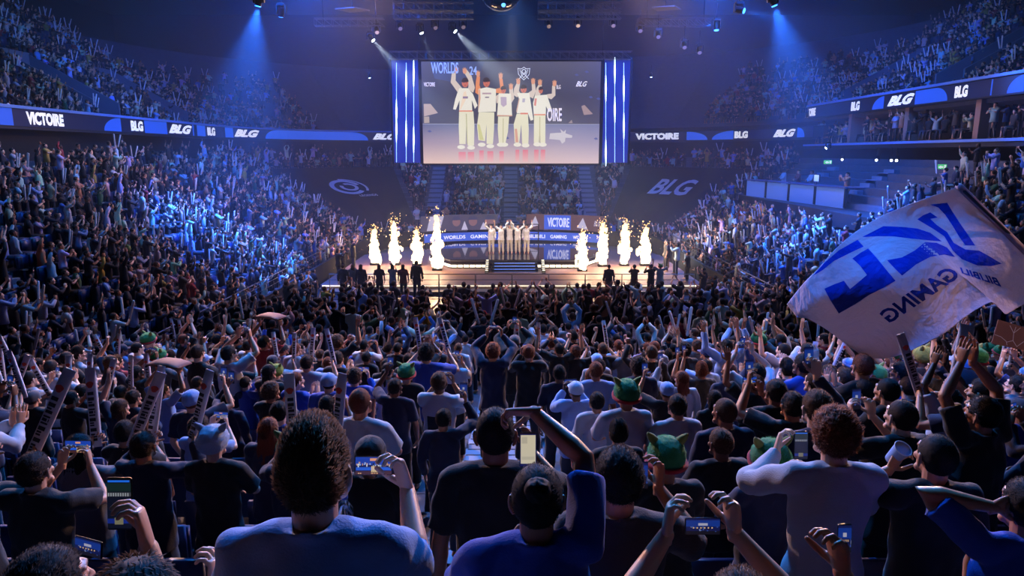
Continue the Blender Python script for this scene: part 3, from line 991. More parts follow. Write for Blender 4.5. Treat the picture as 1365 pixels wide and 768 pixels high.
for sx in (-1.5, 1.65):
    mb = MB()
    mb.prism([(sx, 38.6, SZ + .02), (sx, 36.9, LZ + .02), (sx, 36.9, LZ - .1), (sx, 38.6, LZ - .1)], (.2, 0, 0))
    o = mb.build('stringer', blackmetal, st); o.location = -so
    mb = MB()
    for i in range(6):
        y = 38.5 - 1.5 * i / 6
        z = SZ + .03 - (SZ - LZ) * (38.6 - y) / 1.7
        mb.box((sx + .03, y - .16, z), (sx + .17, y - .04, z + .02))
    o = mb.build('stringer_lights', led_strip, st); o.location = -so
# curved LED walls behind the deck
def led_wall(a0, a1, r, cy, z0, z1, name, label, deco, base=None):
    n = 12
    pts = [V((r * math.sin(a), cy + r * .55 * math.cos(a), 0)) for a in [a0 + (a1 - a0) * i / n for i in range(n + 1)]]
    o = V((pts[n // 2].x, pts[n // 2].y, FZ))
    t = empty(name, o)
    mb = MB()
    rows = []
    for i, p in enumerate(pts):
        q = V((p.x, p.y + .18, 0))
        rows.append([mb.bm.verts.new(V((a.x, a.y, z)) - o) for a, z in ((p, z0), (p, z1), (q, z1), (q, z0))])
    for a, b in zip(rows, rows[1:]):
        for k in range(4): mb.bm.faces.new((a[k], b[k], b[(k + 1) % 4], a[(k + 1) % 4]))
    mb.bm.faces.new(rows[0]); mb.bm.faces.new(rows[-1])
    mb.build('led_panel', base or led_navy2, t)
    def at(u, v, off=.012):
        f = u * n; i = min(n - 1, int(f)); p = pts[i].lerp(pts[i + 1], f - i)
        off = off * 1.6 + .01
        return V((p.x, p.y - off, z0 + (z1 - z0) * v)) - o
    deco(t, at)
    legs = MB()
    if z0 - FZ > .3:
        for u in (.02, .34, .66, .98):
            p = at(u, 0, -.09); legs.box((p.x - .05, p.y - .05, LZ - FZ), (p.x + .05, p.y + .05, z0 - FZ))
        legs.build('legs_frame', blackmetal, t)
    tag(t, label, 'LED wall')
led_navy2 = mat('led_grey', srgb(40, 42, 60), .5, emit=srgb(70, 66, 84), strength=1)
led_mid = mat('led_midblue', srgb(30, 60, 150), .4, emit=srgb(52, 92, 190), strength=1)
led_brown = mat('led_brown', srgb(60, 44, 46), .5, emit=srgb(92, 62, 64), strength=1)
led_pale = mat('led_pale', srgb(150, 150, 160), .5, emit=srgb(180, 174, 178), strength=1)
def put_text(t, at, s, u0, u1, v0, v1, m, name='lettering', shear=0.0):
    me = text_mesh(s, 0, shear, .02)
    co, _ = arrays(me)
    out = np.array([at(u0 + (u1 - u0) * c[0], v0 + (v1 - v0) * c[1], .02) for c in co], np.float32)
    me.vertices.foreach_set('co', out.ravel()); me.update()
    link_mesh(name, me, t, None, m)
def deco_left(t, at):
    # cropped head-and-shoulder pictures: plain dark hair shapes over pale cloth
    for u, m_ in ((.52, .1), (.72, 0), (.91, 0)):
        mb = MB()
        mb.poly([at(u + .05 * math.cos(a), .56 + .30 * math.sin(a), .016) for a in [2*PI*i/16 for i in range(16)]])
        mb.build('portrait_face', mat('portrait_skin', srgb(120, 88, 80), .6, emit=srgb(120, 88, 84), strength=1), t)
        mb = MB()
        mb.poly([at(u + .055 * math.cos(a), .66 + .28 * math.sin(a), .020) for a in [PI * i / 12 for i in range(13)]])
        mb.build('portrait_hair', mat('portrait_hair', srgb(40, 44, 66), .6, emit=srgb(52, 56, 84), strength=1), t)
    mb = MB(); mb.poly([at(.10, .05), at(.30, .05), at(.36, .95), at(.16, .95)]); mb.poly([at(.58, .02), at(.66, .02), at(.62, .6)]); mb.poly([at(.80, .02), at(.88, .02), at(.84, .5)])
    mb.build('pale_pattern', led_pale, t)
def deco_right(t, at):
    mb = MB()
    for i in range(8): mb.poly([at(.20 + .04 * i, .04), at(.24 + .04 * i, .04), at(.24 + .04 * i, .96), at(.20 + .04 * i, .96)])
    mb.build('blue_pattern', led_mid, t)
    put_text(t, at, 'VICTOIRE', .24, .50, .2, .8, led_white)
    mb = MB(); mb.poly([at(.03, .1), at(.14, .3), at(.1, .9)]); mb.poly([at(.6, .2), at(.75, .1), at(.68, .85)]); mb.build('pale_pattern', led_pale, t)
    put_text(t, at, 'BLG', .84, .95, .35, .7, led_pale, 'team_mark', .4)
def deco_low(words):
    def f(t, at):
        for s, u0, u1 in words: put_text(t, at, s, u0, u1, .28, .72, led_white)
    return f
led_wall(-1.02, -.14, 7.4, 45.0, -5.35, -4.25, 'led_board', 'grey LED wall with portrait pictures behind the players, left of the trophy stand', deco_left)
led_wall(.14, 1.02, 7.4, 45.0, -5.35, -4.25, 'led_board', 'brown LED wall behind the stage with a blue panel reading VICTOIRE', deco_right, led_brown)
led_wall(-.98, -.10, 7.2, 44.05, -5.98, -5.42, 'led_board', 'low blue LED fascia curving behind the deck below the portrait wall', deco_low((('WORLDS', .3, .58), ('GAMING', .64, .9))), led_mid)
led_wall(.10, .98, 7.2, 44.05, -5.98, -5.42, 'led_board', 'low blue LED fascia curving behind the deck below the word VICTOIRE', deco_low((('BILIBILI', .06, .26), ('GAMING', .32, .52), ('WORLDS', .6, .8))), led_mid)
# trophy stand rail behind the players
t = tag(empty('trophy_stand', (.1, 46.3, LZ)), 'thin dark frame with a silver cup standing behind the white-clad players', 'stand')
mb = MB()
for x in (-1.7, -.6, .6, 1.7): mb.cyl((x, 0, 0), (x, 0, 1.75), .035)
mb.cyl((-1.7, 0, 1.75), (1.7, 0, 1.75), .03); mb.cyl((-1.7, 0, 1.1), (1.7, 0, 1.1), .02)
mb.build('rail_frame', blackmetal, t)
mb = MB()
mb.rings([(V((.35, 0, z)), V((r, 0, 0)), V((0, r, 0))) for z, r in ((1.76, .16), (1.80, .15), (1.84, .05), (2.0, .04), (2.08, .12), (2.22, .2), (2.34, .17))], 16)
mb.build('silver_cup', steel, t, 3.2)
# flame projectors and their flames
pyro = mat('projector_case', srgb(20, 20, 22), .5, .4)
def flame_material():
    m = bpy.data.materials.new('flame'); m.use_nodes = True
    N, L = m.node_tree.nodes, m.node_tree.links
    for n in list(N):
        if n.type != 'OUTPUT_MATERIAL': N.remove(n)
    out = N['Material Output']
    e = N.new('ShaderNodeEmission')
    a = N.new('ShaderNodeAttribute'); a.attribute_name = 'tint'
    L.new(a.outputs['Color'], e.inputs['Color']); e.inputs['Strength'].default_value = 4.0
    L.new(e.outputs[0], out.inputs['Surface'])
    return m
flamem = flame_material()
def make_flame(h, seed, w=.30):
    r = random.Random(seed)
    mb = MB()
    cols = []
    def blob(c, rad, stretch):
        n0 = len(mb.bm.verts)
        m = Matrix.Translation(c) @ Matrix.Diagonal((rad, rad, rad * stretch, 1))
        res = bmesh.ops.create_icosphere(mb.bm, subdivisions=1 if rad < .04 else 2, radius=1, matrix=m)
        for v in res['verts']:
            v.co += V((noise.noise(v.co * 6 + V((seed, 0, 0))), noise.noise(v.co * 6 + V((0, seed, 0))), noise.noise(v.co * 6))) * rad * .5
        k = c.z / h
        for v in res['verts']:
            cols.append((1, .80 - .22 * k, .50 - .28 * k))
    for i in range(150):
        k = ((i + .5) / 150) ** 1.15
        wid = w * (.42 + .75 * math.sin(min(1, k * 1.7) * PI * .62)) * (1 - .72 * k)
        blob(V((r.gauss(0, wid * .55), r.gauss(0, wid * .5), k * h * .97)), (.105 * (1 - .66 * k) + .012) * (.6 + .7 * r.random()), 1.3 + r.random() * 1.2)
    for i in range(70):
        z = h * (.45 + .72 * r.random())
        blob(V((r.gauss(0, w * (.5 + .4 * r.random())), r.gauss(0, w * .4), z)), .012 + .022 * r.random(), 1.2)
    me = mb.mesh('flame', 3.2)
    at = me.color_attributes.new('tint', 'FLOAT_COLOR', 'POINT')
    c4 = np.ones((len(me.vertices), 4), np.float32); c4[:, :3] = np.array(cols)
    at.data.foreach_set('color', c4.ravel())
    return me
FL = [(500, 350, 306), (527, 350, 293), (556, 351, 307), (583, 357, 285), (776, 358, 309), (803, 352, 296), (832, 351, 298), (859, 351, 303)]
ordn = ['%s of four from outside, left of the players' % q for q in ('first', 'second', 'third', 'fourth')] + ['%s of four from inside, right of the players' % q for q in ('first', 'second', 'third', 'fourth')]
LIGHTS = []
for i, (px, yb, yt) in enumerate(FL):
    p = at_z(px, yb, LZ + .14)
    top = at_y(px, yt, p.y)
    t = tag(empty('flame_projector', (p.x, p.y, LZ)), 'black flame projector box, ' + ordn[i], 'flame projector')
    mb = MB().box((-.28, -.2, .0), (.28, .2, .12), .015); mb.build('case', pyro, t)
    MB().tube([(0, 0, .1), (0, 0, .17)], [.07, .06], 12, round_ends=False).build('nozzle', blackmetal, t)
    f = link_mesh('flame', make_flame((top.z - p.z) * .97, 11 + i * 7, .30), None, V((p.x, p.y, LZ + .2)), flamem)
    tag(f, 'bright yellow flame with sparks, ' + ordn[i], 'flame')
    LIGHTS.append(('POINT', (p.x, p.y - .5, LZ + 1.3), (1, .60, .32), 420, .35))
# crowd barrier in front of the stage
def barrier(x0, x1, y, lab):
    t = tag(empty('crowd_barrier', ((x0 + x1) / 2, y, FZ)), lab, 'barrier')
    w = (x1 - x0) / 2 - .02
    mb = MB()
    mb.tube([(-w, 0, 0), (-w, 0, 1.12), (w, 0, 1.12), (w, 0, 0)], .025, 8); mb.build('rail_frame', steel, t)
    mb = MB()
    for zz_ in (.25, .55, .85): mb.tube([(-w, 0, zz_), (w, 0, zz_)], .016, 6)
    mb.build('cross_rail', steel, t)
    mb = MB(); mb.box((-w, -.55, 0), (w, .02, .02)); mb.build('foot_plate', blackmetal, t)
nb = 10
for i in range(nb):
    x0 = -8.8 + 17.6 * i / nb
    nth = ('first', 'second', 'third', 'fourth', 'fifth', 'sixth', 'seventh', 'eighth', 'ninth', 'tenth')[i]
    barrier(x0, x0 + 17.6 / nb, 32.3, '%s steel crowd barrier panel from the left along the stage front' % nth)
# ------------------------------------------------------------------ the hanging screen
SY = 44.0
def sp(px, py, off=0.0): return at_y(px, py, SY) - V((0, off, 0))
scr = tag(empty('video_screen', sp(681, 219)), 'large hanging video screen showing five white-clad players with raised arms', 'screen')
so2 = scr.location.copy()
x0, x1 = sp(563, 150).x, sp(799.5, 150).x
zt, zb = sp(681, 82).z, sp(681, 218).z
PX = lambda px: x0 + (x1 - x0) * (px - 563) / 236.5
PZ = lambda py: zt + (zb - zt) * (py - 82) / 136
mb = MB(); mb.box((x0 - .12, SY + .01, zb - .12), (x1 + .12, SY + .35, zt + .1)); o = mb.build('housing', blackmetal, scr); o.location = -so2
pic_v, pic_f, pic_c = [], [], []
LAY = [0]
def shape(pts, col, grad=None):
    """pts in photo pixels on the screen"""
    LAY[0] += 1
    off = .004 + LAY[0] * .0006
    n = len(pic_v)
    tri = geometry.tessellate_polygon([[V((p[0], -p[1], 0)) for p in pts]])
    for i, p in enumerate(pts):
        pic_v.append((PX(p[0]), SY - off, PZ(p[1])))
        pic_c.append(srgb(*(grad[i] if grad else col)))
    pic_f.extend([(n + a, n + b, n + c) for a, b, c in tri])
zz = lambda pts: [(560 + x / 4.954, 70 + y / 4.954) for x, y in pts]
def zell(cx, cy, rx, ry, col, n=14): shape(zz([(cx + rx * math.cos(2*PI*i/n), cy + ry * math.sin(2*PI*i/n)) for i in range(n)]), col)
shape([(563, 82), (799.5, 82), (799.5, 125), (563, 125)], None, [(98, 98, 122), (96, 94, 116), (74, 72, 90), (72, 74, 96)])
shape([(563, 125), (799.5, 125), (799.5, 164.5), (563, 164.5)], None, [(72, 74, 96), (74, 72, 90), (92, 88, 104), (80, 78, 98)])
shape([(563, 164.5), (799.5, 164.5), (799.5, 190), (563, 190)], None, [(104, 112, 150), (128, 132, 172), (172, 160, 186), (178, 158, 176)])
shape([(563, 190), (799.5, 190), (799.5, 218), (563, 218)], None, [(178, 158, 176), (172, 160, 186), (228, 200, 204), (240, 206, 196)])
shape([(575, 82), (646, 82), (640, 103), (618, 112), (580, 104)], None, [(70, 98, 178), (84, 92, 130), (86, 88, 116), (86, 90, 120), (84, 96, 150)])
shape([(563, 164), (799.5, 164.6), (799.5, 165.3), (563, 164.8)], (176, 176, 200))
shape(zz([(25, 335), (70, 335), (118, 395), (25, 418)]), (198, 176, 172)); shape(zz([(25, 420), (60, 418), (60, 460), (25, 462)]), (188, 170, 160))
shape(zz([(1085, 342), (1142, 402), (1082, 408), (1064, 350)]), (176, 150, 150)); shape(zz([(980, 462), (1002, 440), (1008, 462)]), (170, 150, 150))
shape(zz([(860, 530), (935, 525), (925, 500), (950, 520), (965, 505), (962, 530), (1008, 545), (1005, 560), (962, 560), (960, 585), (940, 600), (925, 575), (855, 568)]), (214, 206, 214))
for x, y in ((1015, 145), (1080, 125), (1110, 290), (1160, 300), (560, 560), (1150, 565), (45, 515)): shape(zz([(x, y), (x + 16, y - 8), (x + 30, y + 4), (x + 14, y + 9)]), (86, 96, 160))
wh, sh_, skn, skd, hr = (246, 240, 226), (226, 208, 196), (232, 164, 132), (214, 120, 96), (64, 50, 52)
def player(torso, arms, hands, head, legs, shoes, refl, lines=()):
    for r in refl: shape(zz(r), None, [(232, 130, 150), (232, 130, 150), (240, 196, 196), (240, 196, 196)])
    for i, a in enumerate(arms): shape(zz(a[1:]), {'s': skn, 'w': sh_, 'o': (240, 150, 100)}[a[0]])
    for h in hands:
        zell(h[0], h[1], 13, 18, skn)
        for k in (-9, -3, 3, 9): shape(zz([(h[0] + k - 3, h[1] - 8), (h[0] + k + 3, h[1] - 8), (h[0] + k * 1.5 + 2, h[1] - 27 + abs(k)), (h[0] + k * 1.5 - 2, h[1] - 27 + abs(k))]), skn)
    shape(zz(torso), wh)
    shape(zz(legs), (240, 234, 206))
    for l, c in lines: shape(zz(l), c)
    for s in shoes: zell(s[0], s[1], 26, 14, (244, 238, 224))
    hx, hy, rx, ry = head
    zell(hx, hy, rx, ry, skd)
    shape(zz([(hx + rx * 1.06 * math.cos(a), hy - ry * .25 - ry * .85 * max(0, math.sin(a))) for a in [PI * i / 10 for i in range(11)]] + [(hx - rx * .8, hy - ry * .05), (hx + rx * .7, hy - ry * .15)]), hr)
    zell(hx - rx * .35, hy + 1, 3, 2, (60, 40, 40), 6); zell(hx + rx * .35, hy + 1, 3, 2, (60, 40, 40), 6); zell(hx, hy + ry * .55, rx * .3, 2.5, (150, 70, 66), 6)
player([(262, 232), (318, 232), (350, 270), (380, 345), (362, 368), (342, 310), (345, 384), (258, 384), (262, 312), (236, 374), (218, 370), (235, 300), (250, 258)],
       [['w', (252, 262), (205, 195), (214, 135), (240, 132), (238, 182), (282, 235)], ['w', (318, 238), (352, 262), (364, 228), (342, 150), (312, 112), (290, 124), (318, 172), (322, 215)]],
       [(245, 118), (298, 122)], (300, 197, 22, 30),
       [(258, 384), (352, 384), (358, 480), (354, 612), (312, 614), (304, 470), (298, 602), (256, 602), (254, 480)], [(268, 622), (334, 626)],
       [[(250, 655), (298, 655), (298, 722), (250, 722)], [(312, 655), (354, 655), (354, 722), (312, 722)]],
       [([(258, 378), (345, 378), (345, 386), (258, 386)], (236, 140, 110)), ([(290, 258), (304, 250), (312, 290), (270, 372), (262, 372)], (250, 226, 200)), ([(284, 286), (318, 286), (316, 300), (284, 300)], (150, 130, 160)), ([(302, 400), (308, 400), (312, 600), (306, 600)], (196, 190, 140))])
player([(388, 238), (440, 226), (502, 238), (500, 386), (384, 390)],
       [['o', (385, 275), (366, 262), (370, 190), (378, 150), (398, 158), (394, 212), (405, 245)], ['o', (495, 262), (545, 268), (554, 240), (545, 170), (522, 162), (530, 230), (503, 236)]],
       [(385, 142), (533, 155)], (440, 195, 22, 30),
       [(388, 390), (490, 390), (488, 500), (480, 602), (438, 600), (438, 470), (428, 582), (384, 576), (375, 480)], [(405, 606), (462, 616)],
       [[(388, 645), (418, 645), (418, 722), (388, 722)], [(442, 650), (482, 650), (482, 722), (442, 722)]],
       [([(412, 262), (470, 262), (470, 272), (412, 272)], (190, 160, 170)), ([(430, 288), (456, 288), (456, 296), (430, 296)], (140, 120, 140)), ([(386, 380), (400, 300), (398, 240), (390, 240)], (232, 170, 140)), ([(378, 470), (392, 470), (420, 575), (390, 575)], (218, 214, 150))])
player([(520, 266), (600, 268), (608, 416), (508, 414)],
       [['w', (590, 272), (588, 236), (612, 228), (622, 300), (600, 335)], ['w', (520, 270), (500, 284), (504, 330), (520, 330)]],
       [(600, 224)], (550, 244, 17, 24),
       [(515, 418), (588, 418), (580, 520), (562, 602), (520, 602), (512, 500)], [(532, 606), (556, 606)],
       [[(522, 650), (552, 650), (552, 722), (522, 722)]],
       [([(532, 290), (570, 290), (572, 340), (550, 356), (534, 340)], (196, 176, 200)), ([(508, 408), (608, 410), (608, 417), (508, 416)], (220, 170, 150)), ([(546, 430), (552, 430), (550, 600), (544, 600)], (206, 200, 160))])
player([(640, 264), (720, 264), (748, 440), (730, 446), (712, 398), (655, 398), (638, 396), (652, 300)],
       [['w', (640, 292), (618, 278), (620, 235), (640, 195), (660, 200), (652, 250), (665, 270)], ['w', (715, 285), (745, 300), (764, 250), (756, 195), (735, 198), (738, 246), (712, 264)]],
       [(648, 190), (745, 190)], (683, 238, 20, 26),
       [(638, 400), (712, 400), (718, 500), (716, 602), (675, 602), (668, 470), (655, 592), (625, 592), (618, 470)], [(643, 606), (697, 611)],
       [[(630, 640), (655, 640), (655, 722), (630, 722)], [(678, 640), (714, 640), (714, 722), (678, 722)]],
       [([(662, 394), (712, 394), (712, 404), (662, 404)], (230, 130, 104)), ([(676, 300), (694, 300), (690, 325), (674, 325)], (190, 180, 200)), ([(625, 500), (640, 500), (650, 590), (630, 590)], (226, 170, 150)), ([(652, 300), (658, 300), (640, 390), (634, 384)], (220, 180, 160))])
player([(758, 282), (835, 275), (872, 380), (850, 390), (830, 350), (830, 408), (750, 408), (745, 330)],
       [['w', (752, 300), (768, 230), (783, 205), (803, 212), (796, 255), (790, 290)], ['w', (828, 290), (865, 306), (892, 280), (890, 222), (870, 214), (868, 268), (838, 272)]],
       [(790, 198), (885, 204)], (795, 246, 14, 22),
       [(752, 408), (828, 408), (828, 500), (828, 594), (796, 594), (792, 470), (785, 594), (752, 594)], [(775, 604), (812, 606)],
       [[(754, 640), (784, 640), (784, 722), (754, 722)], [(798, 640), (828, 640), (828, 722), (798, 722)]],
       [([(752, 402), (828, 402), (828, 411), (752, 411)], (232, 150, 120)), ([(756, 300), (770, 300), (764, 350), (752, 345)], (230, 140, 130)), ([(788, 420), (794, 420), (794, 590), (788, 590)], (206, 196, 150))])
pme = bpy.data.meshes.new('picture')
pme.from_pydata(pic_v, [], pic_f); pme.update()
at_ = pme.color_attributes.new('tint', 'FLOAT_COLOR', 'POINT')
c4 = np.ones((len(pic_v), 4), np.float32); c4[:, :3] = np.array(pic_c); at_.data.foreach_set('color', c4.ravel())
o = link_mesh('picture', pme, scr, None, emit_tint('screen_picture', 1.0)); o.location = -so2
def scr_text(s, zx0, zx1, zy0, zy1, col, shear=0, name='lettering'):
    q = zz([(zx0, zy1), (zx1, zy1), (zx0, zy0)])
    o3 = V((PX(q[0][0]), SY - .10, PZ(q[0][1]))) - so2
    ux = V((PX(q[1][0]) - PX(q[0][0]), 0, 0)); uy = V((0, 0, PZ(q[2][1]) - PZ(q[0][1])))
    lettering(name, s, o3, ux, uy, mat('scr_%d_%d_%d' % col, srgb(*col), .5, emit=srgb(*col), strength=1), scr, shear)
scr_text('WORLDS', 80, 258, 66, 138, (150, 176, 226)); scr_text('24', 330, 378, 92, 146, (150, 176, 226))
scr_text('VICTOIRE', 30, 103, 195, 222, (236, 226, 220)); scr_text('OIRE', 838, 935, 362, 450, (232, 222, 216))
scr_text('BLG', 1024, 1100, 188, 222, (240, 232, 226), .5, 'team_mark'); scr_text('BLG', 898, 925, 212, 238, (236, 228, 224))
mb = MB()
def line_art(mb, pts, w, f, closed=False):
    m = len(pts)
    for i in range(m if closed else m - 1):
        a, b = V((*pts[i], 0)), V((*pts[(i + 1) % m], 0))
        d = (b - a); L = d.length; d.normalize(); n = V((-d.y, d.x, 0)) * w
        a2, b2 = a - d * w * .7, b + d * w * .7
        mb.poly([f(a2.x - n.x, a2.y - n.y), f(b2.x - n.x, b2.y - n.y), f(b2.x + n.x, b2.y + n.y), f(a2.x + n.x, a2.y + n.y)])
SHIELD = [([(0, .1), (.3, .14), (.5, 0), (.7, .14), (1, .1), (.95, .55), (.74, .8), (.5, 1), (.26, .8), (.05, .55)], True), ([(.16, .2), (.32, .62), (.5, .84), (.68, .62), (.84, .2)], False), ([(.5 + .17 * math.cos(a), .38 + .2 * math.sin(a)) for a in [2*PI*i/12 for i in range(12)]], True), ([(.3, .3), (.5, .52), (.7, .3)], False), ([(.1, .92), (.38, .62)], False), ([(.9, .92), (.62, .62)], False)]
def sf(u, v):
    q = zz([(645 + 78 * u, 97 + 82 * v)])[0]
    return V((PX(q[0]), SY - .10, PZ(q[1]))) - so2
for pts, cl in SHIELD: line_art(mb, pts, .02, sf, cl)
mb.build('shield_emblem', mat('scr_emblem', (.8, .85, .95), .5, emit=srgb(214, 222, 240), strength=1), scr)
# side towers with three light strings each
glow = mat('led_string', (.7, .85, 1), .4, emit=(.25, .50, 1.0), strength=2.2)
glowhot = mat('led_string_hot', (.9, .95, 1), .4, emit=(.6, .82, 1.0), strength=5)
twr = mat('tower_glow', srgb(14, 32, 110), .6, emit=srgb(6, 32, 118), strength=1)  # panel emission stands in for the blue glow round the strings
for a, b, strs, lab in ((522, 560, ((528.5, (150, 172)), (541.5, (112, 178)), (551.5, (98, 186))), 'blue light tower with three glowing strings left of the video screen'), (803, 840, ((807.5, (118, 204)), (819.5, (94, 146)), (831.5, (118, 168))), 'blue light tower with three glowing strings right of the video screen')):
    t = tag(empty('light_tower', sp((a + b) / 2, 219)), lab, 'light tower')
    o2 = t.location.copy()
    mb = MB(); mb.box((sp(a, 150).x, SY + .10, sp(0, 217).z), (sp(b, 150).x, SY + .45, sp(0, 80).z)); o = mb.build('back_panel', twr, t); o.location = -o2
    mb = MB()
    for e in (a, b): mb.box((sp(e, 150).x - .05, SY - .02, sp(0, 218).z), (sp(e, 150).x + .05, SY + .5, sp(0, 79).z))
    o = mb.build('frame', blackmetal, t); o.location = -o2
    for px, hots in strs:
        mb = MB(); mb.tube([sp(px, 84), sp(px, 216)], .018, 8); o = mb.build('light_string', glow, t); o.location = -o2
        mb = MB()
        for h in hots: mb.tube([sp(px, h - 17, .02), sp(px, h - 8, .02), sp(px, h, .02), sp(px, h + 8, .02), sp(px, h + 17, .02)], [.018, .03, .05, .03, .018], 8)
        o = mb.build('bright_cluster', glowhot, t); o.location = -o2
# ------------------------------------------------------------------ trusses and fixtures
def truss(p, q, w, label, name='truss'):
    p, q = V(p), V(q)
    t = tag(empty(name, (p + q) / 2), label, 'truss')
    o = t.location.copy()
    d = (q - p); L = d.length; d.normalize()
    s = d.cross(V((0, 0, 1))).normalized() * w / 2; u = V((0, 0, w / 2))
    mb = MB()
    for a in (s + u, s - u, -s + u, -s - u): mb.cyl(p + a - o, q + a - o, .03, 8)
    mb.build('chord_frame', steel, t)
    mb = MB(); n = max(2, int(L / (w * 1.2)))
    for i in range(n):
        a, b = p + d * L * i / n - o, p + d * L * (i + 1) / n - o
        for e, f in ((s + u, s - u), (-s + u, -s - u), (s + u, -s + u), (s - u, -s - u)):
            mb.cyl(a + e, b + f, .014, 5); mb.cyl(a + f, a + e, .014, 5)
    mb.build('lattice', steel, t)
    mb = MB()
    for k in (.12, .88):
        c = p + d * L * k - o
        mb.cyl(c, c + V((0, 0, 13.5 - (p.z + q.z) / 2)), .015, 6)
    mb.build('hanging_cable', blackmetal, t)
    return t
def tr_px(x0, x1, py, y, w, lab): return truss(at_y(x0, py, y), at_y(x1, py, y), w, lab)
tr_px(520, 842, 74, 43.9, .45, 'long steel truss carrying the top of the video screen')
tr_px(525, 631, 9, 39, .4, 'upper lighting truss left of the black dome')
tr_px(717, 828, 9, 39, .4, 'upper lighting truss right of the black dome')
tr_px(525, 631, 21, 41, .35, 'lower lighting truss left of the black dome')
tr_px(717, 828, 21, 41, .35, 'lower lighting truss right of the black dome')
tr_px(420, 512, 30, 42, .4, 'lighting truss beside the screen on its left, hung with lamps')
tr_px(850, 950, 30, 42, .4, 'lighting truss beside the screen on its right, hung with lamps')
truss((-12, 20, 8.2), (-12, 38, 8.2), .4, 'long lighting truss high over the left bowl')
truss((12, 20, 8.2), (12, 38, 8.2), .4, 'long lighting truss high over the right bowl')
# flat pale panels hung in the roof
for px, py, y, lab in ((470, 15, 40, 'flat grey acoustic panel hung in the roof left of the trusses'), (887, 13, 40, 'flat grey acoustic panel hung in the roof right of the trusses')):
    p = at_y(px, py, y)
    t = tag(empty('roof_panel', p), lab, 'panel')
    MB().prism([(-.85, -.5, 0), (.3, -.9, 0), (.9, .2, .05), (-.3, .7, .05)], (0, 0, .06)).build('board', mat('panel_grey', srgb(120, 120, 130), .8), t)
    MB().cyl((0, 0, .05), (0, 0, 13.4 - p.z), .015, 6).build('hanging_cable', blackmetal, t)
p = at_y(668, -8, 30)
t = tag(empty('hanging_dome', p), 'black dome camera pod hanging over the arena at the top edge', 'dome')
mb = MB(); mb.rings([(V((0, 0, .9 * math.sin(a) * .75)), V((.82 * math.cos(a), 0, 0)), V((0, .82 * math.cos(a), 0))) for a in [-PI / 2 + .02 + (PI / 2) * i / 9 for i in range(10)]], 28); mb.build('shell', mat('dome_black', srgb(8, 8, 12), .15, coat=.5), t, 3.2)
mb = MB(); mb.rings([(V((0, 0, z)), V((r, 0, 0)), V((0, r, 0))) for z, r in ((0, .84), (.12, .84), (.3, .6), (.3, .2))], 28); mb.build('rim', blackmetal, t, .6)
mb = MB(); mb.ell((.1, -.5, -.52), .09); mb.build('blue_lamp', mat('dome_lamp', (.1, .3, 1), .3, emit=(.1, .35, 1), strength=3), t)
for a in range(3): MB().cyl((.6 * math.cos(a * 2.1), .6 * math.sin(a * 2.1), .25), (.6 * math.cos(a * 2.1), .6 * math.sin(a * 2.1), 13.4 - p.z), .012, 6).build('hanging_cable', blackmetal, t)
lensm = {}
def moving_head(p, target, col, label, glow_s=12, dark_=False, ret=False):
    p, target = V(p), V(target)
    t = tag(empty('moving_head', p), label, 'stage light')
    d = (target - p).normalized()
    rot = d.to_track_quat('Z', 'Y').to_matrix()
    mb = MB(); mb.box((-.17, -.13, .22), (.17, .13, .36), .02); mb.build('base_box', blackmetal, t)
    mb = MB()
    for s in (-1, 1): mb.obox((s * .2, 0, .08), (.03, 0, 0), (0, .07, 0), (0, 0, .2))
    mb.build('yoke', blackmetal, t)
    mb = MB(); mb.tube([rot @ V((0, 0, -.18)), rot @ V((0, 0, .0)), rot @ V((0, 0, .2)), rot @ V((0, 0, .24))], [.12, .15, .13, .145], 14, round_ends=False); mb.build('lamp_head', blackmetal, t, .7)
    key = 'lens_' + '_'.join('%d' % (c * 99) for c in col) + ('d' if dark_ else '')
    mb = MB(); mb.tube([rot @ V((0, 0, .235)), rot @ V((0, 0, .262))], [.125, .11], 14, round_ends=False)
    mb.build('lens', mat(key, (.3, .3, .35), .15, emit=col, strength=.12 if dark_ else glow_s), t)  # unlit lamps also get a faint emission so their lenses show
    MB().cyl((0, 0, .36), (0, 0, 1.1), .02, 6).build('clamp', blackmetal, t)
    return t if ret else d
def spot(p, target, col, power, ang, blend=.95, rad=.08):
    LIGHTS.append(('SPOT', tuple(p), tuple(col), power, rad, tuple(target), ang, blend))
blue = (.02, .16, 1.0)
MH = [  # px, py, depth, target, colour, beam power, angle, label
 (345, 0, 30, (-14, 31, -8), blue, 60000, 58, 'moving head throwing the broad blue beam over the left bowl'),
 (375, 15, 34, (-14, 38, -4), blue, 9000, 22, 'moving head with a small blue beam beside the broad left beam'),
 (1030, 0, 30, (16, 29, -8), blue, 60000, 58, 'moving head throwing the broad blue beam over the right bowl'),
 (985, 13, 33, (19, 27, 3), blue, 22000, 30, 'moving head casting a short blue beam outward on the right'),
 (955, 34, 38, (10.8, 37, 0), blue, 7000, 18, 'moving head with a thin faint beam right of the screen'),
 (494, 50, 43, (-5.0, 42, 3.0), (.7, .82, 1), 34000, 26, 'moving head with a white beam falling beside the screen corner'),
 (560, 39, 42, (-3.9, 41.5, 3.5), (.7, .82, 1), 15000, 14, 'moving head with a thin white beam above the screen left half'),
 (603, 38, 42, (.2, 41, 3.6), (.8, .9, 1), 45000, 26, 'moving head with the brightest white beam above the screen'),
 (492, 101, 45, (-8.2, 45, 1), (.5, .7, 1), 1500, 12, 'tiny moving head with a faint beam low beside the left light tower'),
 (868, 100, 45, (8.9, 45, 1), (.5, .7, 1), 1500, 12, 'tiny moving head with a faint beam low beside the right light tower'),
 (1104, 195, 33, (12, 33, -2.2), (.8, .9, 1), 1800, 26, 'small white spotlight under the right balcony over the commentary desk'),
]
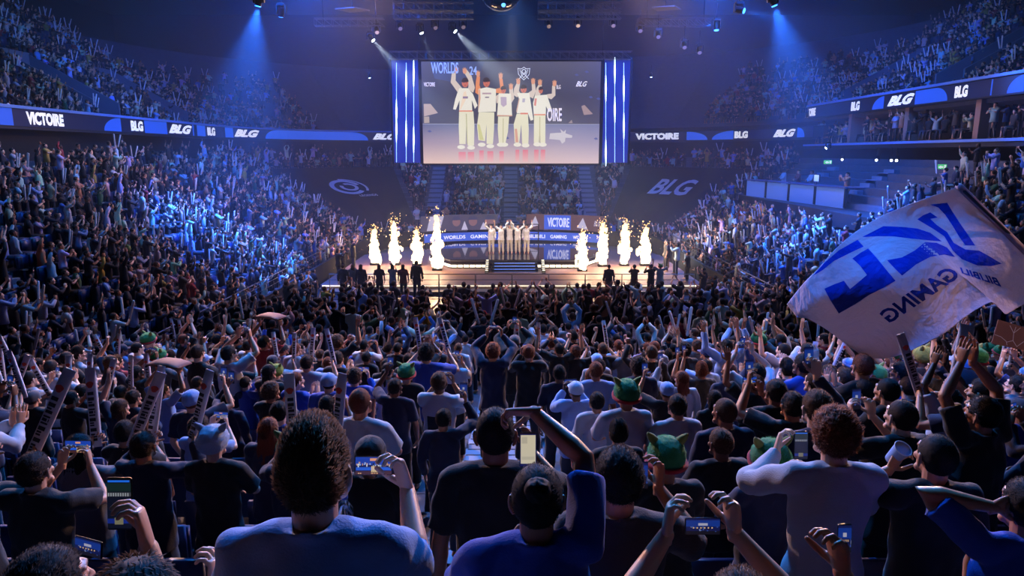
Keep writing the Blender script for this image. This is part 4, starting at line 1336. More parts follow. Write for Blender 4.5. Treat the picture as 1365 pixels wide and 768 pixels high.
for px, py, y, tg, col, pw, an, lab in MH:
    p = at_y(px, py, y)
    d = (V(tg) - p).normalized()
    m_ = moving_head(p, tg, col, lab, ret=True)
    if 'small white' in lab or 'tiny' in lab: m_.scale = (.55, .55, .55)
    spot(p + d * .3, tg, col, pw, an)
for px, py, lab in ((502, 40, 'unlit lamp on the truss beside the screen, above the white beam'), (533, 35, 'unlit pink-tinged lamp above the left light tower'), (580, 34, 'unlit lamp between the two white beams'), (617, 33, 'unlit lamp right of the brightest white beam'), (731, 32, 'first unlit lamp under the right truss from the dome'), (770, 31, 'second unlit lamp under the right truss from the dome'), (817, 31, 'third unlit lamp under the right truss from the dome'), (853, 38, 'unlit lamp at the near end of the right side truss'), (877, 46, 'unlit lamp hanging below the right side truss'), (912, 60, 'unlit lamp low at the right of the side truss'), (932, 67, 'lowest unlit lamp at the far right of the side truss')):
    moving_head(at_y(px, py, 42), at_y(px + 8, py + 40, 40), (.9, .6, .55), lab, 1, True)
# lamps under the right balcony
for px, py, lab in ((1124, 197, 'first small white lamp under the right balcony ledge'), (1170, 196, 'second small white lamp under the right balcony ledge'), (1190, 196, 'third small white lamp under the right balcony ledge'), (1197, 196, 'fourth small white lamp under the right balcony ledge')):
    p = at_x(px, py, 18.5); p.z = -.30
    moving_head(p, at_x(px - 5, py + 60, 15), (.9, .95, 1), lab, 3, ret=True).scale = (.55, .55, .55)
# ------------------------------------------------------------------ commentary desk on the right
t = tag(empty('commentary_desk', (16.2, 38.2, -2.62)), 'long commentary desk with four lit blue panels on the right bowl', 'desk')
dl, dr = V((15.1, 44.5, -2.65)), V((16.3, 33.6, -2.65))
do = t.location.copy()
pm = mat('desk_panel', srgb(70, 100, 170), .4, emit=srgb(62, 92, 160), strength=.8)
for i in range(4):
    a, b = dl.lerp(dr, i / 4 + .01), dl.lerp(dr, (i + 1) / 4 - .01)
    mb = MB(); mb.prism([a - do, b - do, b - do + V((0, 0, .95)), a - do + V((0, 0, .95))], (.06, .0, 0)); mb.build('front_panel', pm, t)
mb = MB()
for i in range(5):
    c = dl.lerp(dr, i / 4) - do; mb.box((c.x - .06, c.y - .06, 0), (c.x + .06, c.y + .06, 1.02))
mb.build('post_frame', blackmetal, t)
mb = MB(); mb.prism([dl - do + V((-.1, .1, .98)), dr - do + V((-.1, -.1, .98)), dr - do + V((.9, -.1, .98)), dl - do + V((.9, .1, .98))], (0, 0, .05)); mb.build('desk_top', mat('desk_top', srgb(60, 80, 130), .3), t)
struct('slab_30', MB().box((15.0, 28.6, -3.3), (19.5, 45.5, -2.66)), dark)
t = tag(empty('monitor', (16.6, 37.6, -1.62)), 'white-blue computer monitor standing on the commentary desk', 'monitor')
MB().box((-.03, -.32, .12), (.03, .32, .52), .01).build('bezel', blackmetal, t)
MB().box((-.04, -.29, .15), (-.031, .29, .49)).build('display', mat('monitor_display', (.5, .6, .8), .3, emit=srgb(150, 180, 230), strength=1), t)
MB().box((-.1, -.12, 0), (.1, .12, .02)).cyl((0, 0, .01), (0, 0, .14), .025, 8).build('stand', blackmetal, t)
# ------------------------------------------------------------------ the people
skinm = mat('skin', objcol=True, tint=True, rough=.42)
clothm = mat('cloth', objcol=True, rough=.85, sheen=.15, bump=.25, bump_scale=160)
hairm = mat('hair', objcol=True, rough=.7, spec=.25)
def fuzz_mat():
    m = bpy.data.materials.new('hair_strands'); m.use_nodes = True
    N, L = m.node_tree.nodes, m.node_tree.links
    N.remove(N['Principled BSDF'])
    oi = N.new('ShaderNodeObjectInfo'); g = N.new('ShaderNodeGamma'); g.inputs['Gamma'].default_value = .48
    L.new(oi.outputs['Color'], g.inputs['Color'])
    d = N.new('ShaderNodeBsdfDiffuse'); t = N.new('ShaderNodeBsdfTranslucent'); x = N.new('ShaderNodeMixShader'); x.inputs[0].default_value = .7
    L.new(g.outputs[0], t.inputs['Color']); L.new(oi.outputs['Color'], d.inputs['Color'])
    L.new(d.outputs[0], x.inputs[1]); L.new(t.outputs[0], x.inputs[2]); L.new(x.outputs[0], N['Material Output'].inputs['Surface'])
    return m
fuzzm = fuzz_mat()
build_hair()
for k_, m_ in HAIR.items():
    m_.materials.append(clothm if k_ in ('cap', 'beanie', 'plush', 'trim', 'ear1', 'ear-1') else hairm); m_.materials.append(fuzzm)
SHIRT = {'white': (178, 182, 192), 'cream': (196, 186, 170), 'grey': (92, 96, 104), 'black': (15, 15, 18), 'navy': (20, 26, 56), 'blue': (38, 74, 170), 'light blue': (128, 160, 214), 'red': (140, 30, 36), 'brown': (92, 64, 48), 'green': (34, 92, 62), 'charcoal': (34, 35, 40), 'tan': (168, 128, 92), 'pink': (196, 134, 140)}
HAIRC = {'black': (16, 13, 12), 'dark brown': (36, 24, 18), 'brown': (72, 46, 30), 'auburn': (96, 46, 26), 'fair': (150, 112, 66)}
SKIN = ((224, 172, 142), (206, 150, 118), (188, 130, 98), (160, 106, 78), (112, 72, 52), (232, 184, 156))
HAIRWORD = {'short': 'short-haired', 'crop': 'crop-haired', 'quiff': 'tousle-haired', 'curly': 'curly-haired', 'afro': 'bushy-haired', 'long': 'long-haired', 'ponytail': 'ponytailed', 'bun': 'bun-haired', 'cap': 'capped', 'beanie': 'beanie-wearing', 'plush': 'plush-hatted'}
POSEWORD = {'idle': 'standing', 'fold': 'hands folded', 'clap': 'clapping', 'vee': 'both arms raised', 'overclap': 'clapping overhead', 'phone': 'filming at face height', 'hiphone': 'filming overhead', 'onephone': 'filming one-handed', 'oneup': 'one arm up', 'fist': 'fist raised', 'sticks': 'holding clappers', 'carry': 'lifting a cushion'}
TPL = {}
def template(pose, sleeve, legs='stand', hero=False):
    k = (pose if isinstance(pose, str) else id(pose), sleeve, legs, hero)
    if k not in TPL:
        r = random.Random(hash(str((pose if isinstance(pose, str) else 'x', sleeve, legs))) % 1000 if False else len(TPL) * 13 + 5)
        yaw = r.uniform(-.28, .28) if not hero else 0
        TPL[k] = make_person_meshes('person', pose, sleeve, yaw, r.uniform(.02, .14), legs, *((.0065, .5) if hero else (.010, .32)))
    return TPL[k]
PEOPLE = []
def put_person(loc, rz, pose, sleeve, shirt, hair, hairc=None, skin=None, scale=1.0, mirror=False, trousers=None, legs='stand', hero=False, tpl=None, hatc=None):
    T = tpl or template(pose, sleeve, legs, hero)
    e = empty('person', loc, rz)
    e.scale = (-scale if mirror else scale, scale, scale)
    sk = skin or rnd.choice(SKIN)
    hc = hairc or rnd.choice(('black', 'black', 'dark brown', 'dark brown', 'brown', 'auburn'))
    link_mesh('body', T['body'], e, None, skinm, srgb(*sk))
    sc_ = SHIRT[shirt]
    j = rnd.uniform(.9, 1.08)
    link_mesh('shirt', T['shirt'], e, None, clothm, srgb(*[min(255, c * j) for c in sc_]))
    link_mesh('trousers', T['trousers'], e, None, clothm, srgb(*(trousers or rnd.choice(((18, 18, 22), (24, 28, 44), (40, 44, 60), (30, 28, 26))))))
    rot = T['rot'].to_euler()
    def hp(name, mesh, m, col):
        o = link_mesh(name, mesh, e, HEADC, None, col); o.rotation_euler = rot
        return o
    hcol = srgb(*HAIRC[hc])
    if hair in ('cap', 'beanie'):
        hp('hair', HAIR['under'], hairm, hcol)
        hp(hair, HAIR[hair], clothm, srgb(*(hatc or rnd.choice(((20, 20, 24), (26, 30, 50), (60, 62, 70), (120, 150, 200))))))
    elif hair == 'plush':
        h = hp('plush_hat', HAIR['plush'], clothm, srgb(*(hatc or (30, 120, 62))))
        if hatc:
            for q in (-1, 1): link_mesh('hat_ear', HAIR['ear%d' % q], h, None, None, srgb(*[c * .8 for c in hatc]))
        else:
            link_mesh('hat_band', HAIR['trim'], h, None, None, srgb(170, 30, 40))
            for q in (-1, 1): link_mesh('hat_ear', HAIR['ear%d' % q], h, None, None, srgb(120, 130, 60))
    else:
        hp('hair', HAIR[hair], hairm, hcol)
    e['category'] = 'person'
    PEOPLE.append(dict(o=e, x=loc[0], y=loc[1], z=loc[2], pose=pose if isinstance(pose, str) else 'hero', shirt=shirt, hair=hair, hc=hc, hatc=hatc, T=T, s=scale, m=mirror))
    return e
def face_stage(x, y):
    return math.atan2(x, 41 - y) + .28 * max(-1, min(1, x / 4))
# listed people: head-top px, py, head width px, pose, sleeve, shirt, hair, extra
W, B_, N_, G_, BL, LB, R_, BR = 'white', 'black', 'navy', 'grey', 'blue', 'light blue', 'red', 'brown'
LIST = [
 # right of the aisle, middle rows
 (796, 521, 24, 'idle', 'short', W, 'short'), (836, 509, 26, 'fold', 'short', W, 'plush'), (886, 524, 26, 'fold', 'short', W, 'short'), (777, 566, 32, 'fold', 'short', B_, 'quiff'),
 (890, 509, 21, 'onephone', 'short', B_, 'beanie'), (925, 519, 20, 'idle', 'short', B_, 'long'), (768, 507, 20, 'phone', 'long', LB, 'cap', dict(hatc=(170, 190, 220))), (968, 529, 28, 'idle', 'long', N_, 'crop'),
 (1017, 520, 29, 'onephone', 'short', B_, 'short'), (1093, 517, 38, 'onephone', 'long', N_, 'short'), (1180, 530, 41, 'phone', 'short', B_, 'crop'), (1263, 526, 37, 'overclap', 'short', B_, 'short'),
 (1318, 543, 38, 'fold', 'long', N_, 'cap', dict(hatc=(40, 44, 54))), (1316, 501, 33, 'sticks', 'short', N_, 'short'), (1213, 500, 24, 'clap', 'short', B_, 'crop'), (1186, 502, 25, 'fold', 'short', B_, 'crop'),
 (1203, 481, 21, 'clap', 'short', BL, 'short'), (852, 475, 18, 'fold', 'short', N_, 'curly'), (869, 459, 15, 'idle', 'short', B_, 'short'), (837, 457, 13, 'clap', 'short', G_, 'crop'), (820, 481, 18, 'idle', 'short', LB, 'short'),
 (796, 470, 14, 'idle', 'short', W, 'cap', dict(hatc=(130, 170, 230))), (799, 479, 15, 'fold', 'short', B_, 'curly'), (771, 485, 18, 'idle', 'short', N_, 'short'), (788, 491, 17, 'fold', 'long', N_, 'long'), (913, 456, 14, 'fold', 'short', B_, 'curly'),
 (875, 496, 17, 'phone', 'short', B_, 'beanie'), (855, 453, 13, 'idle', 'short', W, 'crop'), (822, 456, 13, 'sticks', 'short', B_, 'short'), (803, 460, 13, 'idle', 'short', B_, 'curly'), (782, 456, 13, 'vee', 'short', B_, 'short'),
 (983, 483, 21, 'hiphone', 'short', W, 'short'), (1002, 472, 15, 'onephone', 'short', B_, 'beanie', dict(hatc=(110, 70, 44))), (1036, 504, 25, 'phone', 'short', B_, 'short'), (1088, 493, 22, 'fold', 'short', B_, 'crop'), (1106, 504, 24, 'clap', 'short', N_, 'crop'),
 (1075, 474, 15, 'onephone', 'short', W, 'cap', dict(hatc=(150, 150, 150))), (1121, 470, 23, 'clap', 'short', B_, 'short'), (1046, 456, 15, 'vee', 'short', W, 'crop'), (1078, 452, 16, 'clap', 'short', B_, 'short'), (1100, 443, 12, 'idle', 'long', R_, 'short'),
 (1042, 440, 13, 'hiphone', 'short', G_, 'crop'), (985, 452, 13, 'overclap', 'long', LB, 'crop'), (1044, 470, 20, 'fold', 'short', BL, 'short'), (1012, 441, 13, 'vee', 'short', B_, 'plush'), (970, 451, 14, 'vee', 'long', LB, 'short'),
 (942, 462, 13, 'onephone', 'short', W, 'cap', dict(hatc=(30, 40, 90))), (1008, 497, 20, 'oneup', 'short', B_, 'short'), (1285, 468, 20, 'fist', 'short', B_, 'cap'), (1300, 465, 18, 'overclap', 'short', B_, 'plush'), (1250, 478, 19, 'phone', 'short', B_, 'short'), (1232, 464, 17, 'clap', 'short', B_, 'plush', dict(hatc=(150, 140, 50))),
 # left of the aisle and far left
 (435, 526, 22, 'phone', 'short', B_, 'long'), (526, 503, 20, 'onephone', 'short', N_, 'short', dict(s=1)), (570, 494, 21, 'phone', 'short', W, 'short', dict(s=1, pr=1)), (603, 470, 15, 'phone', 'short', W, 'crop', dict(s=1, pr=1)),
 (393, 456, 13, 'idle', 'short', W, 'crop'), (408, 472, 16, 'sticks', 'short', W, 'short'), (392, 485, 17, 'fold', 'long', B_, 'long'), (449, 467, 15, 'clap', 'short', B_, 'short'), (436, 475, 14, 'phone', 'long', LB, 'short'), (488, 468, 13, 'idle', 'short', B_, 'short'),
 (484, 451, 12, 'phone', 'short', W, 'crop'), (476, 436, 13, 'oneup', 'short', B_, 'curly'), (516, 482, 16, 'idle', 'short', W, 'ponytail'), (544, 470, 14, 'oneup', 'short', B_, 'short'), (563, 465, 13, 'hiphone', 'short', B_, 'curly'), (521, 448, 16, 'sticks', 'short', BL, 'curly'),
 (66, 478, 17, 'clap', 'short', W, 'crop', dict(yaw=-.5)), (19, 483, 12, 'fold', 'short', G_, 'short', dict(yaw=-.3)), (100, 529, 16, 'phone', 'short', B_, 'short'), (112, 546, 17, 'fold', 'long', B_, 'short'), (46, 552, 20, 'sticks', 'short', B_, 'cap', dict(yaw=-.3)),
 (84, 562, 21, 'sticks', 'short', B_, 'short'), (17, 550, 16, 'idle', 'short', B_, 'long'), (178, 538, 19, 'fold', 'long', N_, 'short'), (160, 547, 22, 'oneup', 'short', N_, 'long', dict(hc='brown')), (186, 570, 26, 'idle', 'short', B_, 'short', dict(yaw=-.3)), (168, 594, 30, 'clap', 'short', B_, 'short', dict(yaw=-.3)),
 (216, 521, 18, 'carry', 'short', LB, 'short', dict(yaw=-.2)), (263, 514, 17, 'fold', 'short', B_, 'crop'), (300, 529, 17, 'clap', 'long', N_, 'crop'), (304, 547, 21, 'onephone', 'long', N_, 'crop', dict(yaw=-.2)), (246, 558, 27, 'phone', 'short', LB, 'curly', dict(yaw=-.2)), (346, 509, 19, 'clap', 'short', B_, 'curly'),
 (351, 526, 17, 'phone', 'long', BL, 'crop'), (201, 547, 18, 'sticks', 'short', B_, 'short', dict(yaw=-.3)), (356, 556, 32, 'fold', 'long', N_, 'long', dict(hc='auburn')), (281, 459, 16, 'hiphone', 'short', W, 'short'), (262, 458, 15, 'clap', 'short', B_, 'short'), (315, 444, 11, 'vee', 'short', B_, 'short'),
 (351, 440, 13, 'carry', 'short', R_, 'short'), (312, 474, 14, 'phone', 'short', B_, 'short'), (197, 445, 12, 'fold', 'short', BL, 'plush'), (211, 467, 14, 'clap', 'long', G_, 'plush'), (368, 487, 15, 'fold', 'short', B_, 'plush', dict(hatc=(120, 140, 50))), (118, 443, 10, 'clap', 'short', B_, 'cap'),
 (108, 462, 10, 'clap', 'short', B_, 'short'), (124, 463, 10, 'fold', 'short', N_, 'short'), (82, 466, 10, 'clap', 'short', BL, 'short'), (50, 457, 9, 'oneup', 'short', B_, 'short'), (244, 444, 11, 'overclap', 'short', B_, 'crop'), (289, 444, 11, 'phone', 'short', B_, 'short'), (330, 452, 12, 'phone', 'short', W, 'short'),
 # the people standing on the aisle steps
 (657, 443, 15, 'hiphone', 'long', N_, 'curly', dict(hc='auburn', aisle=1)), (705, 453, 15, 'phone', 'long', B_, 'bun', dict(hc='auburn', aisle=1)), (686, 439, 13, 'hiphone', 'long', B_, 'cap', dict(aisle=1)),
 (735, 449, 11, 'idle', 'short', B_, 'curly'), (742, 458, 13, 'sticks', 'short', N_, 'crop'), (757, 438, 11, 'idle', 'short', B_, 'short'), (738, 428, 11, 'idle', 'short', LB, 'curly'), (724, 431, 10, 'hiphone', 'short', W, 'short'),
 (620, 445, 10, 'idle', 'short', W, 'crop'), (611, 456, 11, 'idle', 'short', W, 'crop'), (597, 440, 10, 'hiphone', 'short', LB, 'curly'), (580, 455, 12, 'phone', 'short', B_, 'short'),
 # near rows
 (493, 588, 44, 'idle', 'short', B_, 'beanie', dict(hatc=(38, 26, 22), s=1)), (592, 586, 25, 'onephone', 'long', N_, 'short', dict(s=1, low=1)), (288, 634, 38, 'fold', 'short', B_, 'plush', dict(hatc=(170, 184, 206), yaw=-.25)), (46, 636, 48, 'phone', 'short', B_, 'short', dict(yaw=-.35)),
 (110, 642, 40, 'sticks', 'long', G_, 'long', dict(yaw=-.2)), (10, 648, 42, 'sticks', 'short', B_, 'short', dict(yaw=-.2)), (885, 690, 42, 'fold', 'long', B_, 'plush'), (990, 688, 40, 'fold', 'short', N_, 'plush'), (960, 610, 40, 'fold', 'long', B_, 'short'), (340, 618, 36, 'sticks', 'short', N_, 'plush'), (195, 640, 34, 'sticks', 'long', N_, 'short', dict(yaw=-.2)),
]
occupied = []
LISTED_PX = []
def row_for(Y):
    return max(-2, min(ROWS - 1, round((Y - 1.5) / TREAD)))
def place(hx, hy, hw, pose, sleeve, shirt, hair, opt=None):
    opt = opt or {}
    c = .172 * F_PX / hw
    r = ray(hx, hy)
    Y = c * r.y
    k = row_for(Y)
    y = row_y(k) + rnd.uniform(-.08, .08)
    if opt.get('aisle') or opt.get('s'): y = Y
    x = at_y(hx, hy, y).x
    if AISLE[0] - .1 < x < AISLE[1] + .1 and not opt.get('aisle'):
        if not opt.get('s'):
            x = AISLE[0] - .3 if x < -.1 else AISLE[1] + .3
    z = row_z(row_for(y))
    if opt.get('aisle'):
        f = (y - (row_y(k) - TREAD / 2)) / TREAD
        z = row_z(k) if f < .5 else (row_z(k) + row_z(k + 1)) / 2
    top = at_y(hx, hy, y).z
    s = (top - z) / 1.765
    s = max(.84, min(1.12, s))
    for _ in range(4):
        hit = [q for q in occupied if abs(q[1] - y) < .4 and abs(q[0] - x) < .43]
        if not hit: break
        x += .12 if x >= hit[0][0] else -.12
    occupied.append((x, y))
    px, py, _ = proj((x, y, z + 1.765 * s))
    LISTED_PX.append((px, py, hw, y))
    e = put_person((x, y, z), face_stage(x, y) - opt.get('yaw', 0) * .6, pose, sleeve, shirt, hair, opt.get('hc'), None, s, (hx * 7 + hy) % 2 == 1 and pose not in ('sticks',), hatc=opt.get('hatc'), legs='stand')
    if opt.get('pr'): PRINTS.append(PEOPLE[-1])
    PEOPLE[-1]['row'] = row_for(y)
    return e
PRINTS = []
# ---- the nearest figures, each with a pose of its own
def hero(hx, hy, y, pose, sleeve, shirt, hair, hc, skin, label, rz=0.0, z=None, smax=1.12, sit=False):
    x = at_y(hx, hy, y).x
    z = row_z(row_for(y)) - (.41 if sit else 0)
    s = max(.86, min(smax, (at_y(hx, hy, y).z - z) / 1.775))
    e = put_person((x, y, z), rz, pose, sleeve, shirt, hair, hc, skin, s, hero=True, legs='sit' if sit else 'stand')
    PEOPLE[-1].update(row=row_for(y), label=label)
    occupied.append((x, y)); LISTED_PX.append((hx, hy, .172 * F_PX / (y * 1.05), y))
    return PEOPLE[-1]
idleL = dict(w=(-.26, .03, .90), p=(-.4, -.6, 0), hf=(.05, .1, -1), hn=(1, 0, 0))
def two(L, R, curl): return dict(w=(L['w'], R['w']), p=(L['p'], R['p']), hf=(L['hf'], R['hf']), hn=(L['hn'], R['hn']), curl=curl)
idleR = dict(w=(.26, .03, .90), p=(.4, -.6, 0), hf=(-.05, .1, -1), hn=(-1, 0, 0))
h1 = hero(413, 556, 1.5, two(idleL, dict(w=(.15, .44, 1.36), p=(.35, -.3, -1), hf=(-.30, .15, .95), hn=(-.75, -.6, 0)), (.45, .75)), 'short', LB, 'quiff', 'brown', SKIN[0], 'man with tousled brown hair in light-blue T-shirt, nearest the camera, filming with raised phone')
h2 = hero(716, 612, 1.75, two(dict(w=(-.10, .33, 1.25), p=(-.8, -.1, -.8), hf=(.5, .5, .6), hn=(.9, -.2, 0)), dict(w=(.00, .34, 1.80), p=(1, -.1, .25), hf=(-.95, .25, -.1), hn=(0, -.5, -.85)), (.6, .8)), 'short', BL, 'bun', 'black', SKIN[3], 'person with tied-back hair and blue sleeve, bent arm filming over the head beside the aisle')
h3 = hero(660, 536, 2.8, two(idleL, dict(w=(.16, .34, 1.40), p=(.8, -.1, -.8), hf=(-.2, .4, .9), hn=(-.9, -.3, 0)), (.45, .5)), 'short', B_, 'crop', 'black', SKIN[3], 'man with sunglasses on his head and black T-shirt with white shield print, in the aisle')
h4 = hero(827, 588, 2.15, two(idleL, dict(w=(.22, .34, 1.42), p=(.8, -.1, -.8), hf=(.05, .3, 1), hn=(-.9, -.3, 0)), (.45, .7)), 'short', 'charcoal', 'short', 'black', SKIN[2], 'dark-haired person in charcoal top whose raised hand grips a small phone, near row')
h5 = hero(1117, 541, 2.65, two(dict(w=(-.11, .36, 1.39), p=(-1, -.1, -.7), hf=(.3, .3, .9), hn=(.9, -.4, 0)), dict(w=(.10, .36, 1.22), p=(.8, -.1, -.8), hf=(-.4, .5, .8), hn=(-1, 0, 0)), (.7, .5)), 'long', W, 'curly', 'auburn', SKIN[5], 'person with curly tied-up hair in broad white sweatshirt, filming at chest height')
h6 = hero(1253, 580, 2.65, two(dict(w=(-.06, .27, 1.44), p=(-1, .0, -.5), hf=(.6, .3, .7), hn=(.3, -1, 0)), idleR, (.8, .45)), 'short', B_, 'crop', 'black', SKIN[1], 'short-haired man in black T-shirt holding a light-blue cup to his mouth')
h7 = hero(1378, 632, 2.2, two(dict(w=(-.12, .02, 1.62), p=(-1, .4, -.1), hf=(.8, -.1, .3), hn=(0, -1, 0)), idleR, (.3, .45)), 'short', BL, 'short', 'black', SKIN[2], 'person in loose blue jersey at the frame edge with elbow bent outward')
h8 = hero(50, 722, 1.6, two(idleL, dict(w=(.20, .36, 1.44), p=(.8, -.1, -.8), hf=(-.15, .25, 1), hn=(-.9, -.3, 0)), (.45, .7)), 'short', B_, 'short', 'black', SKIN[0], 'dark-haired person in black low at the corner, ear catching light, filming', rz=-.35, sit=True)
h9 = hero(168, 738, 1.15, two(idleL, dict(w=(-.13, .30, 1.60), p=(.25, -.3, -1), hf=(-.25, .2, 1), hn=(-.9, -.35, 0)), (.45, .7)), 'short', 'charcoal', 'long', 'dark brown', SKIN[1], 'long-haired person holding up a phone whose screen shows the dim arena', rz=0)
h10 = hero(994, 752, 1.55, two(dict(w=(-.11, .38, 1.63), p=(-1, 0, -.8), hf=(.1, .1, 1), hn=(.9, -.35, 0)), dict(w=(.10, .38, 1.64), p=(1, 0, -.8), hf=(-.12, .1, 1), hn=(-.9, -.35, 0)), .7), 'short', B_, 'short', 'dark brown', SKIN[0], 'brown-haired person with only the crown showing, both hands raising a phone', sit=True)
h11 = hero(1140, 790, 1.35, two(dict(w=(-.1, .34, 1.3), p=(-.8, -.1, -.8), hf=(.3, .4, .9), hn=(.9, -.3, 0)), dict(w=(.17, .38, 1.57), p=(.6, 0, -1), hf=(-.2, .1, 1), hn=(-.9, -.3, 0)), .7), 'short', B_, 'short', 'black', SKIN[3], 'person mostly below the frame raising a dark phone in front of the white sweatshirt', sit=True)
HEROES = [h1, h2, h3, h4, h5, h6, h7, h8, h9, h10, h11]
for L_ in LIST: place(*L_)
# ---- everybody else in the near stand, row by row
LIMIT_NEAR = 268
def blocked(hx, hy, hw, y, up):
    for lx, ly, lw, ly3 in LISTED_PX:
        if ly3 > y + .25:
            dx = abs(lx - hx)
            if dx < .62 * (hw + lw) and hy < ly + 1.0 * lw: return True
            if hy + 1.3 * hw < ly + 1.0 * lw and dx < 1.45 * hw + .45 * lw: return True
        elif ly3 < y - .2 and abs(lx - hx) < .35 * lw and ly < hy < ly + 1.2 * lw and hw < lw: return True
    return False
fillp = ['idle', 'fold', 'clap', 'clap', 'phone', 'hiphone', 'onephone', 'oneup', 'vee', 'overclap', 'sticks', 'idle', 'fist', 'phone']
fr = random.Random(21)
n_listed = len(PEOPLE)
for k in range(4, 19):
    y0 = row_y(k)
    half = y0 * .78 + .5
    x = -min(half, 9.6)
    while x < min(half, 9.6):
        x += .12 + fr.random() * .10
        if AISLE[0] - .25 < x < AISLE[1] + .25: continue
        if len(PEOPLE) >= LIMIT_NEAR: break
        y = y0 + fr.uniform(-.1, .1)
        if any(abs(q[1] - y) < .45 and abs(q[0] - x) < .54 for q in occupied): continue
        s = fr.uniform(.90, 1.03)
        z = row_z(k)
        hx, hy, c = proj((x, y, z + 1.765 * s))
        hw = .172 * F_PX / c
        if hy > 640 or blocked(hx, hy, hw, y, 0): continue
        pose = fr.choice(fillp)
        if c < 6 and pose in ('vee', 'overclap', 'hiphone', 'oneup'): pose = fr.choice(('fold', 'clap', 'idle', 'phone'))
        sh = fr.choice((B_, B_, B_, N_, N_, 'charcoal', G_, W, W, W, LB, BL, R_ if fr.random() < .4 else B_))
        hr_ = fr.choice(('short', 'short', 'crop', 'crop', 'curly', 'long', 'ponytail', 'quiff', 'cap', 'beanie', 'short', 'plush' if fr.random() < .35 else 'crop'))
        put_person((x, y, z), face_stage(x, y) + fr.uniform(-.2, .2), pose, fr.choice(('short', 'short', 'long')), sh, hr_, None, None, s, fr.random() < .5 and pose != 'sticks')
        PEOPLE[-1]['row'] = k
        occupied.append((x, y))
# ---- labels: look, pose, row counted from the camera, and place counted from the aisle
ORD = 'zeroth first second third fourth fifth sixth seventh eighth ninth tenth eleventh twelfth thirteenth fourteenth fifteenth sixteenth seventeenth eighteenth nineteenth twentieth twenty-first twenty-second twenty-third'.split()
for k in sorted({p['row'] for p in PEOPLE}):
    for side in (-1, 1):
        row = sorted([p for p in PEOPLE if p['row'] == k and (p['x'] > -.13) == (side > 0)], key=lambda p: abs(p['x']))
        for i, p in enumerate(row):
            p['where'] = '%s row, %s %s of the aisle' % (ORD[k + 1] if k >= 0 else 'front', ORD[i + 1], 'left' if side < 0 else 'right')
            look = HAIRWORD[p['hair']]
            if p['hair'] == 'plush': look = 'pale-plush-hatted' if p['hatc'] and p['hatc'][2] > 150 else 'green-plush-hatted' if not p['hatc'] else 'yellow-plush-hatted'
            p['look'] = '%s person in %s' % (look, p['shirt'].replace(' ', '-'))
            lab = p.get('label') or '%s %s, %s' % (p['look'], POSEWORD[p['pose']], p['where'])
            tag(p['o'], lab, 'person', None if p.get('label') else 'spectators in the near stand')
# ---- what they hold
scrm = emit_tint('phone_screen', .8)
def quads_mesh(name, quads):
    vs, fs, cs = [], [], []
    for pts, col in quads:
        n = len(vs); vs += pts; fs.append(tuple(range(n, n + len(pts)))); cs += [col] * len(pts)
    me = bpy.data.meshes.new(name); me.from_pydata(vs, [], fs); me.update()
    a = me.color_attributes.new('tint', 'FLOAT_COLOR', 'POINT')
    c4 = np.ones((len(vs), 4), np.float32); c4[:, :3] = np.array(cs); a.data.foreach_set('color', c4.ravel())
    return me
def R4(x0, y0, x1, y1, z): return [(x0, z, y0), (x1, z, y0), (x1, z, y1), (x0, z, y1)]
PW, PH, PD = .150, .072, .008
def phone_case(w, h):
    mb = MB(); mb.box((-w / 2, 0, -h / 2), (w / 2, PD, h / 2), .003)
    mb.box((w * .22, PD, h * .05), (w * .42, PD + .002, h * .4), .0008)
    return mb.mesh('case', .7)
case_w, case_t = phone_case(PW, PH), phone_case(PH, PW)
def screen_pic(w, h, seed, style):
    r = random.Random(seed)
    w, h = w * .94, h * .92
    q = [(R4(-w/2, -h/2, w/2, h/2, -.0006), srgb(14, 24, 80) if style != 'dim' else srgb(9, 14, 30))]
    B = lambda a, b, c, d, col, z: q.append((R4(-w/2 + w*a, -h/2 + h*b, -w/2 + w*c, -h/2 + h*d, z), srgb(*col)))
    if style == 'wide':
        B(0, .55, 1, 1, (24, 66, 176), -.0008); B(.4, .78, .6, .93, (236, 160, 120), -.001); B(.02, .24, .98, .42, (34, 96, 220), -.0008); B(0, 0, 1, .2, (70, 40, 40), -.0008)
        for i in range(34):
            x = r.random() * .96; y = .4 + r.random() * .2; B(x, y, x + .02 + r.random() * .03, y + .05 + r.random() * .08, r.choice(((240, 240, 250), (170, 190, 230), (20, 24, 50), (200, 150, 120))), -.001 - i * .00001)
        for i in range(5): B(.44 + i * .045, .14, .475 + i * .045, .48, (240, 208, 150), -.0014)
        for i in range(8): x = r.random(); B(x * .95, .04, x * .95 + .04, .1, (220, 170, 120), -.0013)
    elif style == 'cream':
        B(.04, .08, .96, .96, (214, 204, 176), -.0008); B(.1, .7, .45, .9, (190, 182, 160), -.001); B(.1, .2, .9, .3, (196, 188, 164), -.001)
    elif style == 'dim':
        B(0, .66, 1, .74, (60, 62, 66), -.0008); B(0, .76, 1, .93, (20, 40, 36), -.0008); B(0, .1, 1, .2, (16, 40, 130), -.0008); B(.3, .08, .66, .22, (120, 116, 92), -.001)
        for i in range(9): B(.05 + i * .1, .66, .1 + i * .1, .73, (150, 156, 164), -.001)
        B(.05, .95, .95, .99, (30, 110, 235), -.001)
    else:
        B(.0, .5, 1, .9, (18, 52, 140), -.0008); B(.36, .56, .64, .72, (170, 168, 190), -.001); B(0, 0, 1, .22, (20, 18, 30), -.0008)
        for i in range(26):
            x = r.random() * .95; y = .16 + r.random() * .3; B(x, y, x + .04, y + .04 + r.random() * .05, r.choice(((60, 90, 170), (24, 40, 110), (120, 130, 170), (16, 18, 40))), -.001 - i * .00001)
        for i in range(6): B(.2 + i * .11, .38, .24 + i * .11, .46, (236, 190, 130), -.0014)
    return quads_mesh('display', q)
